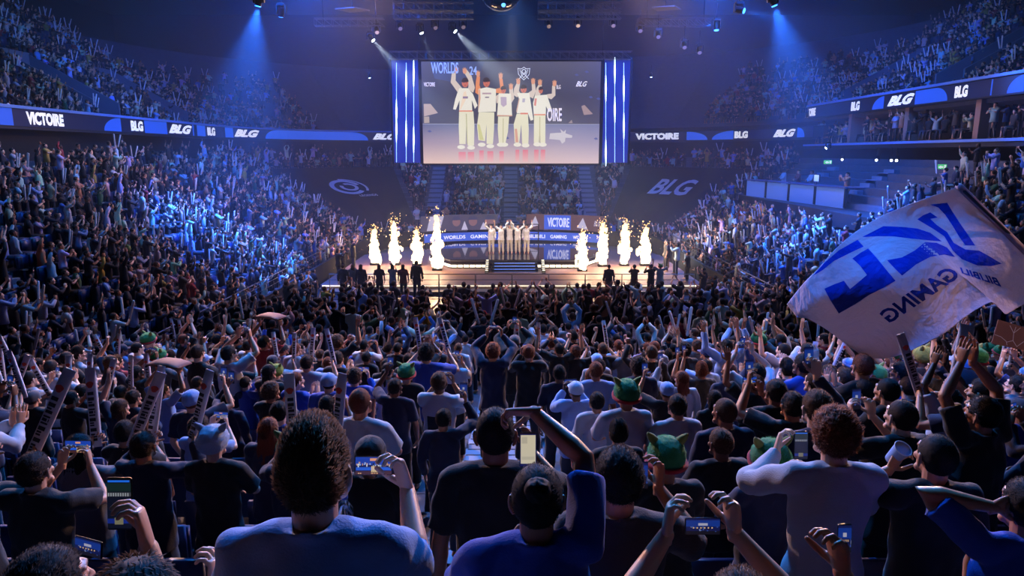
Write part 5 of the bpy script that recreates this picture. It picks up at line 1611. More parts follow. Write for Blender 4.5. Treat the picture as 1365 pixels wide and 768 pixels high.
pics = {k: screen_pic(*(PW, PH) if k[0] == 'w' else (PH, PW), i, k[1]) for i, k in enumerate((('w', 'wide'), ('w', 'plain'), ('t', 'plain'), ('t', 'dim'), ('t', 'wide'), ('t', 'cream')))}
PHCOL = mat('phone_body', srgb(16, 16, 20), .3, .3)
def phone(loc, rz, wide, style, label, grp=None, rx=-.12, ry=0.0, s=1.0):
    t = tag(empty('phone', loc), label, 'phone', grp)
    t.rotation_euler = (rx, ry, rz); t.scale = (s, s, s)
    link_mesh('case', case_w if wide else case_t, t, None, PHCOL)
    link_mesh('display', pics[('w' if wide else 't', style)], t, None, scrm)
    return t
def to_world(p, v):
    s, m = p['s'], p['m']
    q = V((v[0] * (-1 if m else 1), v[1], v[2])) * s
    rz = p['o'].rotation_euler.z
    c, n = math.cos(rz), math.sin(rz)
    return V((p['x'] + q.x * c - q.y * n, p['y'] + q.x * n + q.y * c, p['z'] + q.z))
def short_where(p):
    return p['where'].replace(' of the aisle', ' of aisle')
PHG = 'phones held up in the near stand'
for i, p in enumerate(PEOPLE):
    rz = p['o'].rotation_euler.z
    if p['pose'] == 'phone':
        phone(to_world(p, (0, .405, 1.605)), rz, i % 3 != 0, 'plain' if i % 2 else ('wide' if i % 3 else 'plain'), 'lit phone held at face height by %s-shirted person, %s' % (p['shirt'].replace(' ', '-'), short_where(p)), PHG)
    elif p['pose'] == 'hiphone':
        phone(to_world(p, (0, .315, 1.905)), rz, i % 3 != 0, 'plain', 'lit phone held overhead by %s-shirted person, %s' % (p['shirt'].replace(' ', '-'), short_where(p)), PHG, rx=.15)
    elif p['pose'] == 'onephone':
        phone(to_world(p, (.17, .375, 1.83)), rz, False, 'plain', 'upright phone in one hand of %s-shirted person, %s' % (p['shirt'].replace(' ', '-'), short_where(p)), PHG)
clap_m = mat('clapper_white', srgb(200, 196, 204), .35)
ink = mat('clapper_ink', srgb(14, 14, 18), .6)
redm = mat('clapper_red', srgb(205, 58, 34), .5)
def clapper_meshes():
    L, w, d = .60, .040, .028
    mb = MB()
    mb.rings([(V((0, 0, z)), V((x, 0, 0)), V((0, y, 0))) for z, x, y in ((-.30, w * .96, .003), (-.28, w, d * .6), (-.2, w, d), (.2, w, d), (.27, w, d * .6), (.30, w * .98, .004), (.315, w * 1.0, .002))], 16)
    tube = mb.mesh('tube', .9)
    r = random.Random(5)
    mb = MB()
    z = .13
    while z > -.24:
        h = r.choice((.012, .02, .026))
        for s in (-1, 1):
            a = -.022 if r.random() < .7 else -.008
            y = s * (d + .0008)
            mb.poly([(a, y, z), (.022, y, z), (.022, y, z - h), (a, y, z - h)])
            if h > .015:
                mb.poly([(-.022, y, z), (-.016, y, z), (-.016, y, z - h), (-.022, y, z - h)])
        z -= h + r.choice((.006, .007, .016))
    pr = mb.mesh('lettering')
    mb = MB()
    for s in (-1, 1):
        y = s * (d * .97 + .001)
        mb.poly([(.026 * math.cos(a) * (1 + .18 * math.sin(3 * a)), y, .185 + .026 * math.sin(a)) for a in [2*PI*i/14 for i in range(14)]])
    return tube, pr, mb.mesh('red_mark')
CT_, CP_, CR_ = clapper_meshes()
def clapper(base, d, face, label, grp='white clappers in the near stand', s=1.0):
    """base = hand; d = pointing direction; face = facing direction"""
    d = V(d).normalized()
    c = V(base) + d * .2 * s
    y = V(face) - d * d.dot(V(face)); y.normalize(); x = y.cross(d)
    m = Matrix((x, y, d)).transposed()
    t = tag(empty('clapper', c), label, 'clapper', grp)
    t.rotation_euler = m.to_euler(); t.scale = (s, s, s)
    link_mesh('tube', CT_, t, None, clap_m); link_mesh('lettering', CP_, t, None, ink); link_mesh('red_mark', CR_, t, None, redm)
    return t
cr = random.Random(3)
for p in PEOPLE:
    if p['pose'] != 'sticks': continue
    for s, hand in ((-1, 'left'), (1, 'right')):
        w = p['T']['J'][s][2]
        b = to_world(p, w + V((-s * .02, .05, .06)))
        rz = p['o'].rotation_euler.z
        d = V((cr.uniform(-.45, .35) + s * .12, cr.uniform(-.1, .25), 1))
        clapper(b, d, (cr.uniform(-.4, .4), -1, .2), s=.88, label='clapper in %s hand of %s-shirted person, %s' % (hand, p['shirt'].replace(' ', '-'), short_where(p)))
cushm = mat('cushion_brown', srgb(112, 62, 48), .7, noise_amt=.2, noise_scale=12)
for p in PEOPLE:
    if p['pose'] == 'carry':
        t = tag(empty('cushion', to_world(p, (0, .18, 2.02)), p['o'].rotation_euler.z), 'reddish-brown cushion lifted by %s-shirted person, %s' % (p['shirt'].replace(' ', '-'), short_where(p)), 'cushion')
        mb = MB(); mb.rings([(V((x, 0, .015 * math.cos(x * 9))), V((0, .14 * k, 0)), V((0, 0, .05 * k2))) for x, k, k2 in ((-.26, .9, .12), (-.22, 1, .6), (-.1, 1, 1), (.1, 1, 1), (.22, 1, .6), (.26, .9, .12))], 18); mb.build('cover', cushm, t, 3.2)
        mb = MB(); mb.tube([(-.26, -.12, 0), (0, -.142, .015), (.26, -.12, 0)], .005, 6); mb.build('piping', mat('piping', srgb(60, 34, 28), .7), t, 3.2)
# hero props
def hero_phone(p, px, py, y, wide, style, label, s=1.0, ry=0.0, rx=-.15):
    c = at_y(px, py, y)
    return phone(c, p['o'].rotation_euler.z, wide, style, label, None, rx, ry, s)
hero_phone(h1, 498, 621, 1.97, True, 'wide', 'bright phone showing the stage, held by the tousle-haired man nearest the camera', .80, rx=-.3)
hero_phone(h2, 704, 600, 2.15, False, 'cream', 'phone glowing cream under the bent blue-sleeved arm over the aisle', .8)
hero_phone(h4, 855, 634, 2.45, False, 'plain', 'small phone gripped edge-on by the charcoal-topped person near the aisle', .72)
hero_phone(h5, 1068, 594, 3.0, True, 'dim', 'dark phone held low by the person in the white sweatshirt', .9) if ('w', 'dim') in pics else hero_phone(h5, 1068, 594, 3.0, False, 'dim', 'dark phone held by the person in the white sweatshirt', .9)
hero_phone(h8, 117, 730, 2.0, True, 'plain', 'phone lit blue at the lower corner held by the dark-haired person in black', .8)
hero_phone(h9, 159, 672, 1.55, False, 'dim', 'large dim phone screen upright beside the crossed clappers, edge lit blue', .88)
hero_phone(h10, 937, 702, 1.95, True, 'plain', 'dark-backed phone raised in both hands by the brown-haired crown low in frame', .75)
hero_phone(h11, 1126, 718, 1.75, False, 'plain', 'small phone with blue picture glowing against the white sweatshirt', .55)
# cup, sunglasses, bottle, print on the shirts
p = h6
c = to_world(p, p['T']['J'][-1][2] + V((.045, .03, .07)))
t = tag(empty('cup', c), 'light-blue paper cup at the mouth of the black-shirted short-haired man', 'cup')
t.rotation_euler = (.6, .2, 0)
mb = MB(); mb.rings([(V((0, 0, z)), V((r, 0, 0)), V((0, r, 0))) for z, r in ((-.05, .027), (.05, .038))], 18, True); mb.build('cup_body', mat('cup_blue', srgb(130, 170, 230), .6), t, .8)
mb = MB(); mb.tube([(.038 * math.cos(a), .038 * math.sin(a), .05) for a in [2*PI*i/20 for i in range(20)]], .003, 6, closed=True); mb.build('rim', mat('cup_rim', srgb(190, 205, 230), .6), t, 3.2)
p = h3
hc_ = HEADC
sg = empty('sunglasses', (0, 0, 0)); sg.parent = None
t = tag(sg, 'pair of sunglasses pushed up on the head of the man in the aisle', 'sunglasses')
t.location = to_world(p, V((0, .062, 1.715))); t.rotation_euler = (.9, 0, p['o'].rotation_euler.z)
for s in (-1, 1):
    mb = MB(); mb.ell((s * .034, .0, .0), (.028, .006, .022), None, 3); mb.build('lens', mat('glass_lens', srgb(150, 130, 140), .12, .6), t, 3.2)
    MB().tube([(s * .062, .0, .008), (s * .078, -.06, .0), (s * .080, -.13, -.03)], .003, 6).build('temple', blackmetal, t, 3.2)
MB().tube([(-.01, .003, .006), (0, .005, .009), (.01, .003, .006)], .003, 6).build('bridge', blackmetal, t, 3.2)
# prints lie on the back of the shirt: project flat artwork onto it
def back_print(p, name, m, polys, z0, z1, half, flip=False):
    bvh = BVHTree.FromPolygons(*[[list(a) for a in q] for q in arrays(p['T']['shirt'])])
    mb = MB()
    for pts in polys:
        tri = geometry.delaunay_2d_cdt([V(q) for q in pts], [(i, (i + 1) % len(pts)) for i in range(len(pts))], [], 1, 1e-5)
        vs = []
        for q in tri[0]:
            x = (q.x - .5) * 2 * half; z = z1 + (z0 - z1) * q.y
            hit = bvh.ray_cast(V((x, -1, z)), V((0, 1, 0)))
            vs.append(mb.bm.verts.new((hit[0] if hit[0] else V((x, -.13, z))) + V((0, -.004, 0))))
        for f in tri[2]:
            try: mb.bm.faces.new([vs[i] for i in f])
            except ValueError: pass
    return mb.build(name, m, p['o'])
def grid_poly(n=8):
    out = []
    for i in range(n):
        for j in range(n):
            out.append([(i / n, j / n), ((i + 1) / n, j / n), ((i + 1) / n, (j + 1) / n), (i / n, (j + 1) / n)])
    return out
inkc = mat('print_dark', srgb(20, 22, 34), .8); inkw = mat('print_pale', srgb(190, 194, 204), .8)
for p in PRINTS: back_print(p, 'back_print', inkc, grid_poly(7), 1.08, 1.30, .11)
def strokes():
    out = []
    class C:
        def poly(self, pts): out.append([(a[0], a[1]) for a in pts])
    for pts, cl in SHIELD:
        # short pieces follow the cloth
        P = pts + ([pts[0]] if cl else [])
        Q = []
        for a, b in zip(P, P[1:]):
            for k in range(4): Q.append((a[0] + (b[0] - a[0]) * k / 4, a[1] + (b[1] - a[1]) * k / 4))
        Q.append(P[-1])
        line_art(C(), Q, .016, lambda u, v: (u, v))
    return out
back_print(h3, 'back_print', inkw, strokes(), 1.06, 1.24, .10)
me = text_mesh('NER', 0, 0, .02)
# water bottle held in front of the tousle-haired man
t = tag(empty('water_bottle', at_y(460, 697, 2.3)), 'clear plastic water bottle seen beside the neck of the tousle-haired man', 'bottle')
mb = MB(); mb.rings([(V((0, 0, z)), V((r, 0, 0)), V((0, r, 0))) for z, r in ((-.08, .026), (-.075, .031), (-.02, .032), (.0, .029), (.02, .032), (.06, .031), (.085, .014), (.1, .013))], 20); mb.build('bottle_body', mat('clear_plastic', (.9, .95, 1), .08, trans=1.0), t, .8)
mb = MB(); mb.cyl((0, 0, .098), (0, 0, .116), .0155, 16); mb.build('bottle_cap', mat('cap_blue', srgb(60, 100, 190), .4), t)
# placard at the far right
c = at_y(1346, 447, 8.0)
t = tag(empty('placard', c, -.2), 'brown placard with thin white petal lines raised beyond the flag corner', 'placard')
pts = [(1331, 426), (1400, 447), (1396, 474), (1322, 458)]
P = [at_y(px, py, 8.0) - c for px, py in pts]
R = Matrix.Rotation(.2, 3, 'Z')
P = [R @ q for q in P]
MB().prism(P, R @ V((0, .012, 0))).build('board', mat('placard_brown', srgb(104, 72, 66), .8), t)
mb = MB()
def pf(px, py): return R @ (at_y(px, py, 8.0) - c + V((0, -.004, 0)))
for ln in ([(1326, 446), (1334, 449), (1341, 455), (1342, 460)], [(1342, 456), (1350, 454), (1355, 462)], [(1350, 454), (1351, 444), (1346, 434)], [(1351, 444), (1354, 436)], [(1351, 444), (1360, 437)], [(1355, 462), (1365, 455), (1380, 458)]):
    line_art(mb, ln, .35, pf)
mb.build('white_line_pattern', inkw, t)
# somebody carries it
def supporter(x, y, pose, sleeve, shirt, hair, label, rz=None):
    k = row_for(y)
    e = put_person((x, row_y(k), row_z(k)), face_stage(x, y) if rz is None else rz, pose, sleeve, shirt, hair)
    tag(e, label, 'person'); PEOPLE[-1]['row'] = k; PEOPLE[-1]['where'] = ''
    occupied.append((x, row_y(k)))
    return e
# ---- players and crew round the stage
def at_floor(px, py, z): return at_z(px, py, z)
PLAY = [(655, 'oneup', 'long', False, 'white-clad player waving one arm, first from the left of five on stage'), (668, 'vee', 'short', False, 'white-clad player with both arms up, second from the left of five on stage'), (679.5, 'overclap', 'long', False, 'white-clad player clapping overhead, middle of the five on stage'), (690, 'vee', 'long', False, 'white-clad player with both arms up, fourth from the left of five on stage'), (702, 'oneup', 'long', True, 'white-clad player waving one arm, last on the right of five on stage')]
for px, pose, sl, mir, lab in PLAY:
    p = at_z(px, 337.5, SZ)
    e = put_person((p.x, p.y, SZ), PI + rnd.uniform(-.1, .1), pose, sl, 'cream', 'short', 'black', SKIN[0], 1.0, mir, (214, 206, 186))
    for ch in e.children:
        if ch.name.startswith('shirt'): ch.color = (*srgb(232, 228, 218), 1)
    tag(e, lab, 'person', 'players on the stage'); PEOPLE[-1]['where'] = ''
CREW = [(555, 347, 1, 'idle', 'long', 'black', 'crop', 0, 'tall man in dark suit standing at the barrier before the inner left flame'), (812, 355, 1, 'idle', 'long', 'charcoal', 'crop', 0, 'man in dark suit standing at the barrier before the right flames'),
 (846, 353, 1, 'phone', 'short', 'brown', 'cap', 0, 'capped camera operator in brown vest at the barrier right of the stage'), (868, 364, 1, 'phone', 'long', 'black', 'beanie', .3, 'black-clad person filming at the barrier beside the capped operator'),
 (505, 353, 1, 'idle', 'short', 'charcoal', 'long', 0, 'long-haired woman in dark top at the barrier before the outer left flames'), (523, 356, 1, 'phone', 'short', 'white', 'long', 0, 'long-haired woman in white filming before the second left flame'), (537, 353, 1, 'idle', 'short', 'red', 'long', 0, 'long-haired woman in red beside the tall dark-suited man'),
 (457, 356, 1, 'idle', 'long', 'black', 'short', .2, 'person in black jacket at the barrier, outermost of three left of the flames'), (470, 357, 1, 'phone', 'long', 'grey', 'long', .2, 'woman in grey at the barrier, middle of three left of the flames'), (481, 357, 1, 'idle', 'long', 'navy', 'long', .1, 'woman in navy at the barrier, innermost of three left of the flames'),
 (880, 368, 1, 'vee', 'short', 'white', 'plush', -.2, 'white-shirted person in plush hat waving at the barrier right of the stage')]
for px, py, z, pose, sl, sh, hr_, rz, lab in CREW:
    y = 31.9
    p = at_y(px, py, y)
    s = max(.95, min(1.1, (p.z - FZ) / 1.765))
    e = put_person((p.x, y, FZ), rz, pose, sl, sh, hr_, None, None, s)
    tag(e, lab, 'person'); PEOPLE[-1]['where'] = ''
CREW2 = [(455, 346, FZ, 'phone', 'long', 'black', 'short', -1.2, 'black-clad camera operator standing on the floor left of the flames'), (243 + 180, 348, FZ, 'idle', 'long', 'black', 'crop', -.9, 'steward in black beside the left bowl rail near the stage'), (895, 328, FZ, 'fold', 'long', 'black', 'crop', 2.2, 'steward in black, first of three right of the flames'), (912, 334, FZ, 'idle', 'long', 'black', 'crop', 2.0, 'steward in black, second of three right of the flames'), (930, 346, FZ, 'idle', 'short', 'navy', 'short', 1.6, 'steward in navy, third of three right of the flames'),
 (556, 293, -5.4, 'fold', 'short', 'cream', 'short', 2.6, 'cream-shirted crew member behind the portrait wall'), (572, 293, -5.4, 'idle', 'short', 'black', 'crop', 3.0, 'black-shirted crew member behind the portrait wall'), (596, 296, -5.4, 'clap', 'short', 'tan', 'short', 2.4, 'tan-shirted crew member clapping behind the portrait wall')]
platm = mat('riser_black', srgb(16, 16, 20), .7)
t = tag(empty('crew_riser', (-5.2, 49.7, FZ)), 'black riser behind the portrait wall with crew standing on it', 'riser')
MB().box((-1.6, -.8, 0), (2.0, .8, 1.32), .02).build('deck', platm, t); MB().box((-1.6, -.82, 1.32), (2.0, -.76, 1.40)).build('edge_trim', steel, t)
for px, py, z, pose, sl, sh, hr_, rz, lab in CREW2:
    p = at_z(px, py, z)
    if z > -6: p = at_y(px, 285, 49.6); p.z = FZ + 1.32
    e = put_person((p.x, p.y, p.z if z > -6 else FZ), rz, pose, sl, sh, hr_)
    tag(e, lab, 'person'); PEOPLE[-1]['where'] = ''
for y, sh, hr_, pose, lab in ((43.2, 'white', 'cap', 'fold', 'white-shirted person at the far end of the commentary desk'), (41.0, 'red', 'long', 'fold', 'long-haired person in red at the commentary desk'), (39.2, 'white', 'short', 'fold', 'white-shirted person beside the monitor at the commentary desk'), (35.0, 'tan', 'short', 'phone', 'tan-shirted person at the near end of the commentary desk')):
    e = put_person((17.0, y, -2.9), PI / 2, pose, 'long', sh, hr_, legs='stand')
    e.location.z = -2.66
    tag(e, lab, 'person'); PEOPLE[-1]['where'] = ''
# ------------------------------------------------------------------ the rest of the crowd: thousands, one object
def lowpoly(pose, sleeve, legs, hair, target):
    T = template(pose, sleeve, legs)
    tot = []
    def dec(me, n):
        k = len(me.polygons)
        c = me.copy()
        return arrays(evaluated(c, [('TRIANGULATE', {}), ('DECIMATE', dict(ratio=min(1, n / max(k * 1.6, 1))))]))
    parts = []
    co, tr = dec(T['body'], target * .52); parts.append((co, tr, 0))
    co, tr = dec(T['shirt'], target * .26); parts.append((co, tr, 1))
    co, tr = dec(T['trousers'], target * .14); parts.append((co, tr, 2))
    hm = HAIR[hair] if hair not in ('cap', 'beanie', 'plush') else HAIR['short']
    bm = bmesh.new(); bmesh.ops.create_icosphere(bm, subdivisions=2, radius=1)
    for v in bm.verts:
        u = v.co.copy(); p = V((u.x * .085, u.y * .104 - .016, u.z * .105 + .024))
        if not k_full(p): p = V((u.x * .066, u.y * .08 - .012, u.z * .085 + .02))
        v.co = p
    m2 = bpy.data.meshes.new('h'); bm.to_mesh(m2); bm.free()
    co, tr = arrays(m2)
    R = np.array(T['rot'])
    co = co @ R.T + np.array(HEADC)
    parts.append((co.astype(np.float32), tr, 3))
    if pose == 'sticks':
        for s in (-1, 1):
            w = T['J'][s][2] + V((-s * .02, .05, .06))
            mb = MB(); d = V((s * .3, .15, 1)).normalized(); mb.tube([w - d * .12, w + d * .5], .036, 6)
            a, b = arrays(mb.mesh('s')); parts.append((a, b, 4))
    cos, tris, ids, n = [], [], [], 0
    for a, b, i in parts:
        cos.append(a); tris.append(b + n); ids.append(np.full(len(a), i)); n += len(a)
    co = np.concatenate(cos)
    if legs == 'sit': co[:, 2] -= .41
    return co, np.concatenate(tris), np.concatenate(ids)
def variants(target, legs):
    out = []
    for pose, sl in (('clap', 'short'), ('clap', 'long'), ('vee', 'short'), ('overclap', 'long'), ('sticks', 'short'), ('hiphone', 'short'), ('phone', 'long'), ('fold', 'short'), ('oneup', 'long'), ('idle', 'short')):
        out.append(lowpoly(pose, sl, legs, 'short', target))
    return out
LO_SIT, LO_ST = variants(330, 'sit'), variants(330, 'stand')
HI_ST, HI_SIT = variants(1300, 'stand'), variants(1000, 'sit')
cr2 = random.Random(99)
acc_co, acc_tri, acc_col, acc_n = [], [], [], 0
SKL = [srgb(*c) for c in SKIN]
def cloth_col(r, bright):
    k = r.random()
    if k < bright: return srgb(*[c * r.uniform(.8, 1.05) for c in r.choice(((205, 208, 216), (196, 200, 210), (150, 176, 220), (190, 180, 170)))])
    if k < bright + .10: return srgb(*r.choice(((150, 40, 44), (60, 92, 60), (170, 140, 60), (180, 120, 90), (60, 100, 170), (70, 70, 78))))
    return srgb(*r.choice(((16, 16, 20), (22, 24, 34), (30, 32, 46), (20, 22, 40), (44, 40, 38))))
def add_crowd(x, y, z, rz, V_, bright=.3, s=None, which=None):
    global acc_n
    co, tri, ids = V_[which if which is not None else cr2.randrange(len(V_))]
    s = s or cr2.uniform(.9, 1.04)
    c, n = math.cos(rz), math.sin(rz)
    q = np.empty_like(co)
    mx = -1 if cr2.random() < .5 else 1
    q[:, 0] = (co[:, 0] * mx * c - co[:, 1] * n) * s + x
    q[:, 1] = (co[:, 0] * mx * n + co[:, 1] * c) * s + y
    q[:, 2] = co[:, 2] * s + z
    pal = np.array([cr2.choice(SKL), cloth_col(cr2, bright), srgb(*cr2.choice(((18, 18, 22), (26, 30, 46), (50, 54, 70)))), srgb(*HAIRC[cr2.choice(list(HAIRC)[:3])]), srgb(205, 205, 212)], np.float32)
    acc_co.append(q); acc_tri.append((tri if mx > 0 else tri[:, ::-1]) + acc_n); acc_col.append(pal[ids]); acc_n += len(q)
    return 1
NC = 0
def toward(x, y, tx=0, ty=40): return math.atan2(-(tx - x), ty - y)
# rest of the near stand and the standing floor
for k in range(4, 29):
    y0 = row_y(k)
    z = row_z(k)
    hw_ = 9.2
    x = -hw_
    dens = .60 if k < 18 else .74
    while x < hw_:
        x += dens * cr2.uniform(.85, 1.25)
        if abs(x) > y0 * .80 + .6: continue
        if k < 18 and AISLE[0] - .2 < x < AISLE[1] + .2: continue
        y = y0 + cr2.uniform(-.12, .12)
        if any(abs(q[1] - y) < .42 and abs(q[0] - x) < .48 for q in occupied): continue
        s = cr2.uniform(.9, 1.04)
        hx, hy, c = proj((x, y, z + 1.765 * s))
        if hy > 560: continue
        if blocked(hx, hy, .172 * F_PX / c, y, 0): continue
        if k > 15 and cr2.random() < (.14 if y0 < 21 else .3): continue
        NC += add_crowd(x, y, z, face_stage(x, y) + cr2.uniform(-.25, .25), HI_ST, .26, s, None if y0 < 22 else cr2.choice((6, 7, 9, 9, 5)))
# the bowl
BS = .87
def bs(): return cr2.uniform(.80, .93)
for j in range(NR):
    r = R0 + RD * j + .14
    z = bowl_z(j)
    y = 12.5
    while y < BC:
        y += cr2.uniform(.44, .56)
        for sgn in (-1, 1):
            x = sgn * (CX + r)
            if any(abs(y - s) < .62 for s in SIDEST): continue
            if sgn > 0 and j > 6 and y > 29: continue
            if cr2.random() < (.09 if y > 22 else .26): continue
            st_ = cr2.random() < (.40 if y > 30 else .28)
            hi = y < 25
            NC += add_crowd(x + cr2.uniform(-.06, .06), y + cr2.uniform(-.1, .1), z, toward(x, y, 0, y * .35 + 26) + cr2.uniform(-.3, .3), (HI_ST if hi else LO_ST) if st_ else (HI_SIT if hi else LO_SIT), .30, bs())
    x = -CX
    while x < CX:
        x += cr2.uniform(.42, .54)
        if any(abs(x - s) < .66 for s in STAIRX): continue
        if cr2.random() < .08: continue
        NC += add_crowd(x, BC + r, z, PI + cr2.uniform(-.2, .2), LO_ST if cr2.random() < .3 else LO_SIT, .30, bs())
    for sgn in (-1, 1):
        n = int(PI / 2 * r / .50)
        for i in range(n):
            a = PI / 2 * (i + .5) / n
            d = math.degrees(a)
            if 12 < d < 70 and 0.5 < j < 13.6: continue
            x, y = sgn * (CX + r * math.cos(a)), BC + r * math.sin(a)
            if d >= 70 and any(abs(x - q) < .7 for q in STAIRX): continue
            if cr2.random() < .12: continue
            NC += add_crowd(x, y, z, toward(x, y), LO_ST if cr2.random() < .35 else LO_SIT, .29, bs())
# standing along the bowl fronts
for sgn in (-1, 1):
    y = 27.2
    while y < 38:
        y += cr2.uniform(.5, 1.2)
        if 31.6 < y < 34.2: continue
        NC += add_crowd(sgn * cr2.uniform(8.6, 9.3), min(y, 38), FZ if y < 32.5 else LZ, toward(sgn * 9, y, 0, 40) + cr2.uniform(-.3, .3), HI_ST, .3, None, cr2.choice((0, 5, 6, 7, 9)))
# upper tier
CALM = (0, 1, 6, 7, 9, 0, 7, 6, 4, 2)
for j in range(UN):
    r = UR + UD * j + .02
    for sgn in (-1, 1):
        z = upper_z(j, sgn)
        y = 14.0
        while y < BC + 2:
            y += cr2.uniform(.42, .54)
            if any(s == sgn and abs(y - v) < 1.3 and j < 10.5 for s, v in VOMS): continue
            if cr2.random() < .12 + .018 * j: continue
            x = sgn * (CX + r)
            NC += add_crowd(x, y + cr2.uniform(-.1, .1), z, toward(x, y), LO_ST if cr2.random() < .14 else LO_SIT, .30, cr2.uniform(.74, .86), cr2.choice(CALM))
        n = int(PI / 2 * r / .52)
        for i in range(n):
            a = PI / 2 * (i + .5) / n
            if math.degrees(a) > 46 or j > 12 or cr2.random() < .18 + .04 * j: continue
            x, y = sgn * (CX + r * math.cos(a)), BC + 2 + r * math.sin(a)
            NC += add_crowd(x, y - 1.8, z, toward(x, y), LO_SIT, .28, cr2.uniform(.74, .86), cr2.choice(CALM))
# people in the boxes on the right
for row_ in (0, 1):
    for y in [12 + .60 * i for i in range(58)]:
        if cr2.random() < .22 + .3 * row_: continue
        if any(abs(y - q) < .45 for q in (15.6, 20.6, 25.6, 30.6, 36.1, 42.1)): continue
        x = CX + 15.3 + .75 * row_ + cr2.uniform(0, .3)
        NC += add_crowd(x, y, .62, PI / 2 + cr2.uniform(-.4, .4), LO_ST if row_ or cr2.random() < .3 else LO_SIT, .35, .88, cr2.choice((0, 1, 2, 6, 7, 9)))
print('crowd', NC, acc_n)
crowd_me = from_arrays('crowd', np.concatenate(acc_co), np.concatenate(acc_tri), np.concatenate(acc_col))
crowdm = mat('crowd_cloth', tint='only', rough=.8)
tag(link_mesh('crowd', crowd_me, None, None, crowdm), 'thousands of spectators filling the floor, both side stands, far stand and upper tiers', 'crowd', kind='stuff')
# ------------------------------------------------------------------ the big flag
FD = 7.3
fz = lambda x, y: (1040 + x / 3.2, 240 + y / 3.2)
def curve(pts, n):
    pts = [V((*fz(*p), 0)) for p in pts]
    acc = [0]
    for a, b in zip(pts, pts[1:]): acc.append(acc[-1] + (b - a).length)
    out = []
    for i in range(n + 1):
        s = acc[-1] * i / n
        k = max(q for q in range(len(acc) - 1) if acc[q] <= s + 1e-9)
        t = (s - acc[k]) / max(acc[k + 1] - acc[k], 1e-9)
        p0 = pts[max(k - 1, 0)]; p1 = pts[k]; p2 = pts[k + 1]; p3 = pts[min(k + 2, len(pts) - 1)]
        m1, m2 = (p2 - p0) / 2, (p3 - p1) / 2
        h = lambda t: ((2*t**3 - 3*t**2 + 1) * p1 + (t**3 - 2*t**2 + t) * m1 + (-2*t**3 + 3*t**2) * p2 + (t**3 - t**2) * m2)
        out.append(h(t))
    return out
NU, NV = 150, 96
topc = curve([(765, 28), (600, 85), (440, 150), (330, 215), (240, 290), (160, 380), (100, 440), (28, 530)], NU)
botc = curve([(1215, 455), (1120, 490), (1040, 530), (985, 562), (962, 573), (938, 550), (905, 522), (850, 545), (780, 592), (700, 655), (600, 708), (500, 750), (420, 763), (350, 750)], NU)
hoist = curve([(765, 28), (830, 92), (930, 190), (1040, 300), (1130, 380), (1215, 455)], NV)
fly = curve([(28, 530), (52, 560), (75, 585), (118, 592), (200, 640), (265, 690), (310, 722), (350, 750)], NV)
def fdepth(u, v):
    return FD + .05 * u + .15 * math.sin(u * 6.5 + v * 1.6) * (.25 + u) + .10 * math.sin(u * 14 - v * 5) * u + .07 * math.sin(v * 7 + u * 3) + .05 * math.exp(-((u - .36 + .16 * v) / .06) ** 2) * v
bm = bmesh.new()
grid = []
for i in range(NU + 1):
    u = i / NU
    col = []
    for j in range(NV + 1):
        v = j / NV
        p = topc[i] * (1 - v) + botc[i] * v + hoist[j] * (1 - u) + fly[j] * u - (topc[0] * (1 - u) * (1 - v) + topc[-1] * u * (1 - v) + botc[0] * (1 - u) * v + botc[-1] * u * v)
        col.append(bm.verts.new(at_y(p.x, p.y, fdepth(u, v))))
    grid.append(col)
for i in range(NU):
    for j in range(NV):
        bm.faces.new((grid[i][j], grid[i][j + 1], grid[i + 1][j + 1], grid[i + 1][j]))
me = bpy.data.meshes.new('flag_cloth'); bm.to_mesh(me); bm.free(); me.shade_smooth()
def cloth_mat(name, col, tr=.35):
    m = bpy.data.materials.new(name); m.use_nodes = True
    N, L = m.node_tree.nodes, m.node_tree.links
    b = N['Principled BSDF']; b.inputs['Base Color'].default_value = (*col, 1); b.inputs['Roughness'].default_value = .7; b.inputs['Sheen Weight'].default_value = .2
    t = N.new('ShaderNodeBsdfTranslucent'); t.inputs['Color'].default_value = (*col, 1)
    x = N.new('ShaderNodeMixShader'); x.inputs[0].default_value = tr
    tc = N.new('ShaderNodeTexCoord'); mp = N.new('ShaderNodeMapping'); mp.inputs['Scale'].default_value = (3, 9, 3); mp.inputs['Rotation'].default_value = (0, .7, 0)
    nz = N.new('ShaderNodeTexNoise'); nz.inputs['Scale'].default_value = 2.2; nz.inputs['Detail'].default_value = 3
    L.new(tc.outputs['Object'], mp.inputs[0]); L.new(mp.outputs[0], nz.inputs['Vector'])
    bp = N.new('ShaderNodeBump'); bp.inputs['Strength'].default_value = .5; bp.inputs['Distance'].default_value = .08
    L.new(nz.outputs['Fac'], bp.inputs['Height']); L.new(bp.outputs[0], b.inputs['Normal'])
    L.new(b.outputs[0], x.inputs[1]); L.new(t.outputs[0], x.inputs[2]); L.new(x.outputs[0], N['Material Output'].inputs['Surface'])
    return m
flag = tag(empty('team_flag', at_y(1279, 249, FD)), 'huge white flag with blue slanted team letters seen from behind, waving over the right crowd', 'flag')
fo = flag.location.copy()
co, tri = arrays(me)
fb = BVHTree.FromPolygons([list(c) for c in co], [list(t) for t in tri])
o = link_mesh('cloth', me, flag, None, cloth_mat('flag_white', srgb(212, 198, 198), .25)); o.location = -fo  # white cloth; base colour shifted pinkish to carry the warm light
sm = o.modifiers.new('thickness', 'SOLIDIFY'); sm.thickness = .0012; sm.offset = 0
flagblue = cloth_mat('flag_blue', srgb(12, 58, 180), .25)
